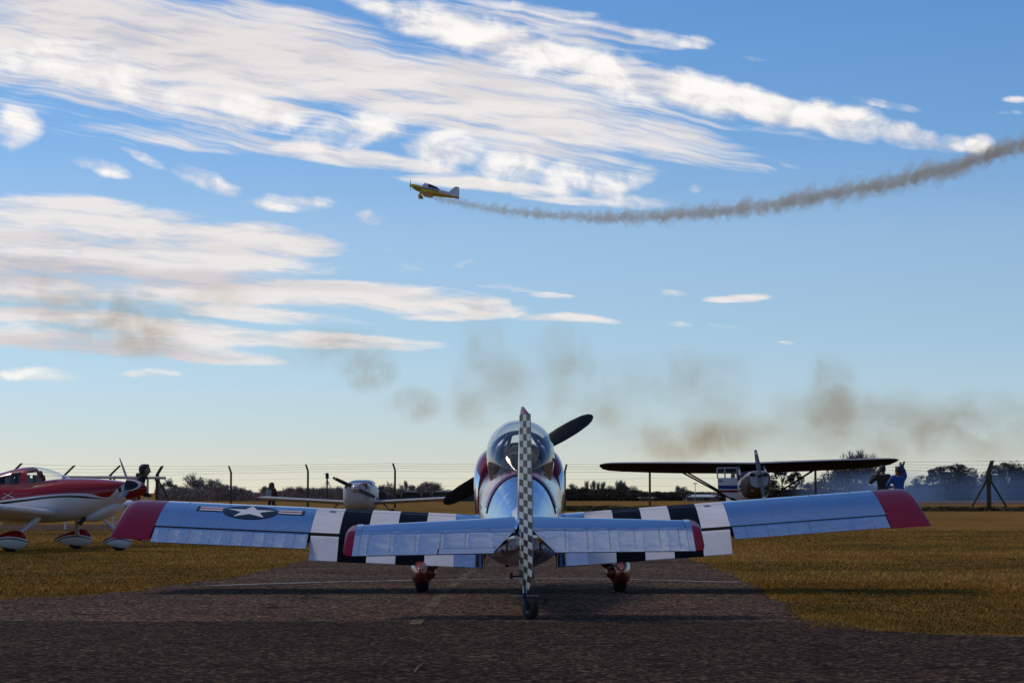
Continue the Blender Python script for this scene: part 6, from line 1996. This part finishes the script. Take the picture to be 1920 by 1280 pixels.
def puff_obj(name, px, py, d, a, b, depth, mat, label, rot=0.0):
    bm = bmesh.new(); bmesh.ops.create_icosphere(bm, subdivisions=2, radius=1.06)
    me = bpy.data.meshes.new(name); bm.to_mesh(me); bm.free(); me.materials.append(mat)
    o = bpy.data.objects.new(name, me); COL.objects.link(o)
    o.location = P(px, py, d); o.scale = (a * d / F, depth, b * d / F); o.rotation_euler = (0, radians(rot), 0)
    tag(o, label, 'smoke', kind='stuff')


brown = (0.70, 0.52, 0.47)
babs = (1.0, 0.16, 0.0)
SD = 230.0
sm1 = smoke_mat('brown_smoke', brown, 0.19, 0.30, 0.38, 0.70, 0.84, babs)
sm2 = smoke_mat('thin_brown_smoke', brown, 0.115, 0.26, 0.38, 0.72, 0.84, babs)
sm3 = smoke_mat('smoke_veil', brown, 0.075, 0.19, 0.42, 0.70, 0.84, babs)
for m_ in (sm1, sm2, sm3): m_.cycles.volume_step_rate = 0.6
sm3.cycles.volume_step_rate = 0.35
SL = 'wisp of thin brown smoke drifting low across the sky'
for (px, py, a, b, mt, rot, lb) in ((60, 545, 150, 55, sm2, 0, 'brown smoke wisp at the left picture edge below the clouds'), (210, 590, 190, 66, sm1, 14, 'thickest brown smoke patch over the low clouds on the left'), (265, 640, 120, 42, sm1, 8, 'brown smoke under the thickest patch over the low clouds'),
                                    (400, 572, 110, 50, sm2, 0, 'faint brown smoke right of the patch over the low clouds'), (630, 655, 150, 56, sm2, 12, 'faint smoke veil left of the two round puffs'), (690, 695, 70, 50, sm1, 0, 'upper of two round brown puffs left of the canopy'),
                                    (778, 758, 66, 44, sm1, 0, 'lower of two round brown puffs left of the canopy'), (905, 640, 52, 110, sm2, 0, 'tall brown wisp rising above the canopy'), (890, 745, 62, 80, sm2, 0, 'faint wisp just left of the canopy top'),
                                    (1000, 740, 210, 120, sm3, 0, 'wide thin smoke veil behind the checkered fin'), (1250, 750, 260, 120, sm3, 0, 'wide thin smoke veil over the raised propeller blade'), (1290, 828, 150, 54, sm1, 0, 'dense brown smoke bank above the left half of the high wing'),
                                    (1340, 818, 80, 40, sm1, 0, 'small dense puff above the upright propeller'), (1050, 655, 70, 66, sm2, 0, 'pale wisp high above the raised propeller blade'), (1558, 755, 66, 120, sm1, 0, 'tall smoke column above the right half of the high wing'),
                                    (1480, 800, 190, 90, sm3, 0, 'thin smoke veil beside the tall smoke column'), (1680, 800, 190, 90, sm2, 0, 'brown veil over the two standing people'), (1830, 800, 180, 90, sm2, 0, 'brown veil above the braced fence post')):
    puff_obj('drifting_smoke', px, py, SD, a, b, max(3.0, min(a, b) * SD / F * 1.6), mt, lb)
blue_s = smoke_mat('blue_ground_smoke', (0.40, 0.60, 0.92), 0.062, 0.11, 0.36, 0.68, 0.3)
puff_obj('ground_smoke', 1800, 922, 250, 270, 56, 16, blue_s, 'bluish smoke lying in front of the pines on the right')
puff_obj('ground_smoke', 1600, 918, 245, 130, 44, 12, blue_s, 'bluish smoke lying in front of the trees under the right wing')


def smoke_trail():
    D = 320.0; K = D / F
    path = [(798, 367.5, 3.5), (815, 371, 6), (835, 374.5, 7.5), (860, 379, 8.2), (900, 387, 8.6), (950, 395, 9.4), (1010, 402, 10), (1060, 405, 10), (1120, 407.5, 11), (1180, 408, 12), (1260, 403, 13), (1350, 397, 15), (1450, 384, 16), (1550, 367, 17), (1650, 347, 18), (1750, 323, 19), (1850, 293, 20), (1930, 265, 21), (2030, 225, 22), (2110, 190, 20)]
    tab = np.array(path)
    n, k = 1700, 26
    xs = np.linspace(path[0][0], path[-1][0], n)
    py = np.array([interp([tuple(r) for r in path], x)[0] for x in xs]); rr = np.interp(xs, tab[:, 0], tab[:, 2])
    th = np.linspace(0, 2 * pi, k, endpoint=False)
    s_ = np.cumsum(1 / np.maximum(rr, 4)) * 1.15            # lump spacing grows with the trail's width
    U, T = np.meshgrid(s_, th, indexing='ij')
    root = empty('smoke_trail', P(800, 368, D))
    tag(root, 'long curved brown smoke trail behind the flying yellow airplane', 'smoke', kind='stuff')
    for lay, (fac, dens, freq, amp) in enumerate(((1.12, 0.22, 1.1, 2.2), (0.88, 0.5, 1.7, 2.2), (0.6, 0.8, 2.4, 1.8))):
        so = 40 * lay
        lump = fbm(U * freq + 3, 3 + 1.3 * np.cos(T) + 5, 71 + so, 4) + fbm(U * freq + 31, 3 + 1.3 * np.sin(T) + 9, 83 + so, 4)
        rag = np.abs(fbm(U * 2.3, 7 + 1.6 * np.sin(T + 1), 97 + so, 3))
        up = np.clip(np.sin(T), 0, 1) * (0.25 + 0.9 * np.clip(fbm(U * .35, U * 0 + 4, 5 + so, 3), 0, 1)) * np.clip((xs[:, None] - 900) / 500, 0, 1)
        R = rr[:, None] * fac * np.clip(0.72 + amp * lump + 0.9 * rag * (np.sin(T) < 0) + up, .16, 2.2)
        drift = fbm(s_ * .4, s_ * 0 + 2, 13 + lay)[:, None] * rr[:, None] * .5
        A = xs[:, None] + R * np.cos(T) * 0.5 + np.clip(np.sin(T), 0, 1) * R * 0.3
        B = py[:, None] + drift - R * np.sin(T)
        t_ = (640 - B) / F; yy = cos(PITCH) - t_ * sin(PITCH)
        V = np.stack([(A - 960) / F / yy * D, D - R * np.cos(T) * K, CAM_H + D * (sin(PITCH) + t_ * cos(PITCH)) / yy], -1) - np.array(root.location)
        me = bpy.data.meshes.new('smoke_layer')
        idx = np.arange(n * k).reshape(n, k); nx_ = np.roll(idx, -1, 1)
        f = np.stack([idx[:-1], idx[1:], nx_[1:], nx_[:-1]], -1).reshape(-1, 4).tolist()
        f.append(idx[0].tolist()); f.append(idx[-1][::-1].tolist())
        me.from_pydata(V.reshape(-1, 3).tolist(), [], f)
        bm = bmesh.new(); bm.from_mesh(me); bmesh.ops.recalc_face_normals(bm, faces=bm.faces); bm.to_mesh(me); bm.free()
        m = bpy.data.materials.new('trail_smoke'); m.use_nodes = True; m.node_tree.nodes.clear(); nt = NT(m.node_tree)
        pv = nt.n('ShaderNodeVolumePrincipled'); pv.inputs['Color'].default_value = (0.88, 0.77, 0.72, 1); pv.inputs['Absorption Color'].default_value = (1.0, 0.28, 0.04, 1); pv.inputs['Anisotropy'].default_value = 0.7
        pv.inputs['Density'].default_value = dens
        o = nt.n('ShaderNodeOutputMaterial'); nt.link(pv.outputs[0], o.inputs['Volume'])
        me.materials.append(m)
        ob = bpy.data.objects.new('smoke_layer', me); COL.objects.link(ob); ob.parent = root; ob['kind'] = 'stuff'


smoke_trail()

# ================================================================== small litter on the apron
M['dry_leaf'] = pm('dry_leaf', (0.16, 0.10, 0.06), 0.8, 0, 0.3, 20)


def twig(pts, r, label, mat):
    mb = MB(); mb.tube([Vector((X(a, gd(b)), gd(b), .006 + h)) for a, b, h in pts], r, 5)
    o = mb.build('twig', mat, None, 50); tag(o, label, 'twig')


twig([(778, 1260, 0), (786, 1253, .012), (794, 1250, .018), (802, 1250, .006)], .0055, 'pale bent twig lying on the dark apron', M['dry_leaf'])
twig([(750, 1243, 0), (765, 1246, .004), (780, 1242, 0)], .004, 'dark thin twig lying left of the pale bent twig', M['bark'])


def build_gravel():
    n = 900
    r = np.random.default_rng(3)
    d = 11.2 + r.random(n) ** 1.3 * 12; x = (r.random(n) - .5) * 2 * (0.215 * d)
    k = (x < 2.0) | (d < 15.2); k &= (x > -4.0) | (d < 20.0); x, d = x[k], d[k]; n = len(x)
    s = 0.002 + 0.006 * r.random(n) ** 3
    base = np.array([(1, 0, 0), (-.5, .87, 0), (-.5, -.87, 0), (0.1, 0, .9)])
    V = np.zeros((n, 4, 3))
    for i in range(n):
        a = r.random() * 6.28; c_, s_ = cos(a), sin(a)
        q = base * s[i] * (0.7 + 0.6 * r.random((4, 1)))
        V[i] = np.stack([q[:, 0] * c_ - q[:, 1] * s_ + x[i], q[:, 0] * s_ + q[:, 1] * c_ + d[i], q[:, 2] + 0.0066], -1)
    f = np.array([(0, 1, 3), (1, 2, 3), (2, 0, 3)])
    tri = V[:, f].reshape(-1, 3, 3)
    o = bpy.data.objects.new('gravel', tri_mesh('gravel', tri, pm('loose_stones', (0.13, 0.10, 0.085), .9, 0, .5, 3))); COL.objects.link(o)
    tag(o, 'loose stone chips scattered over the dark apron', 'gravel', kind='stuff')


build_gravel()
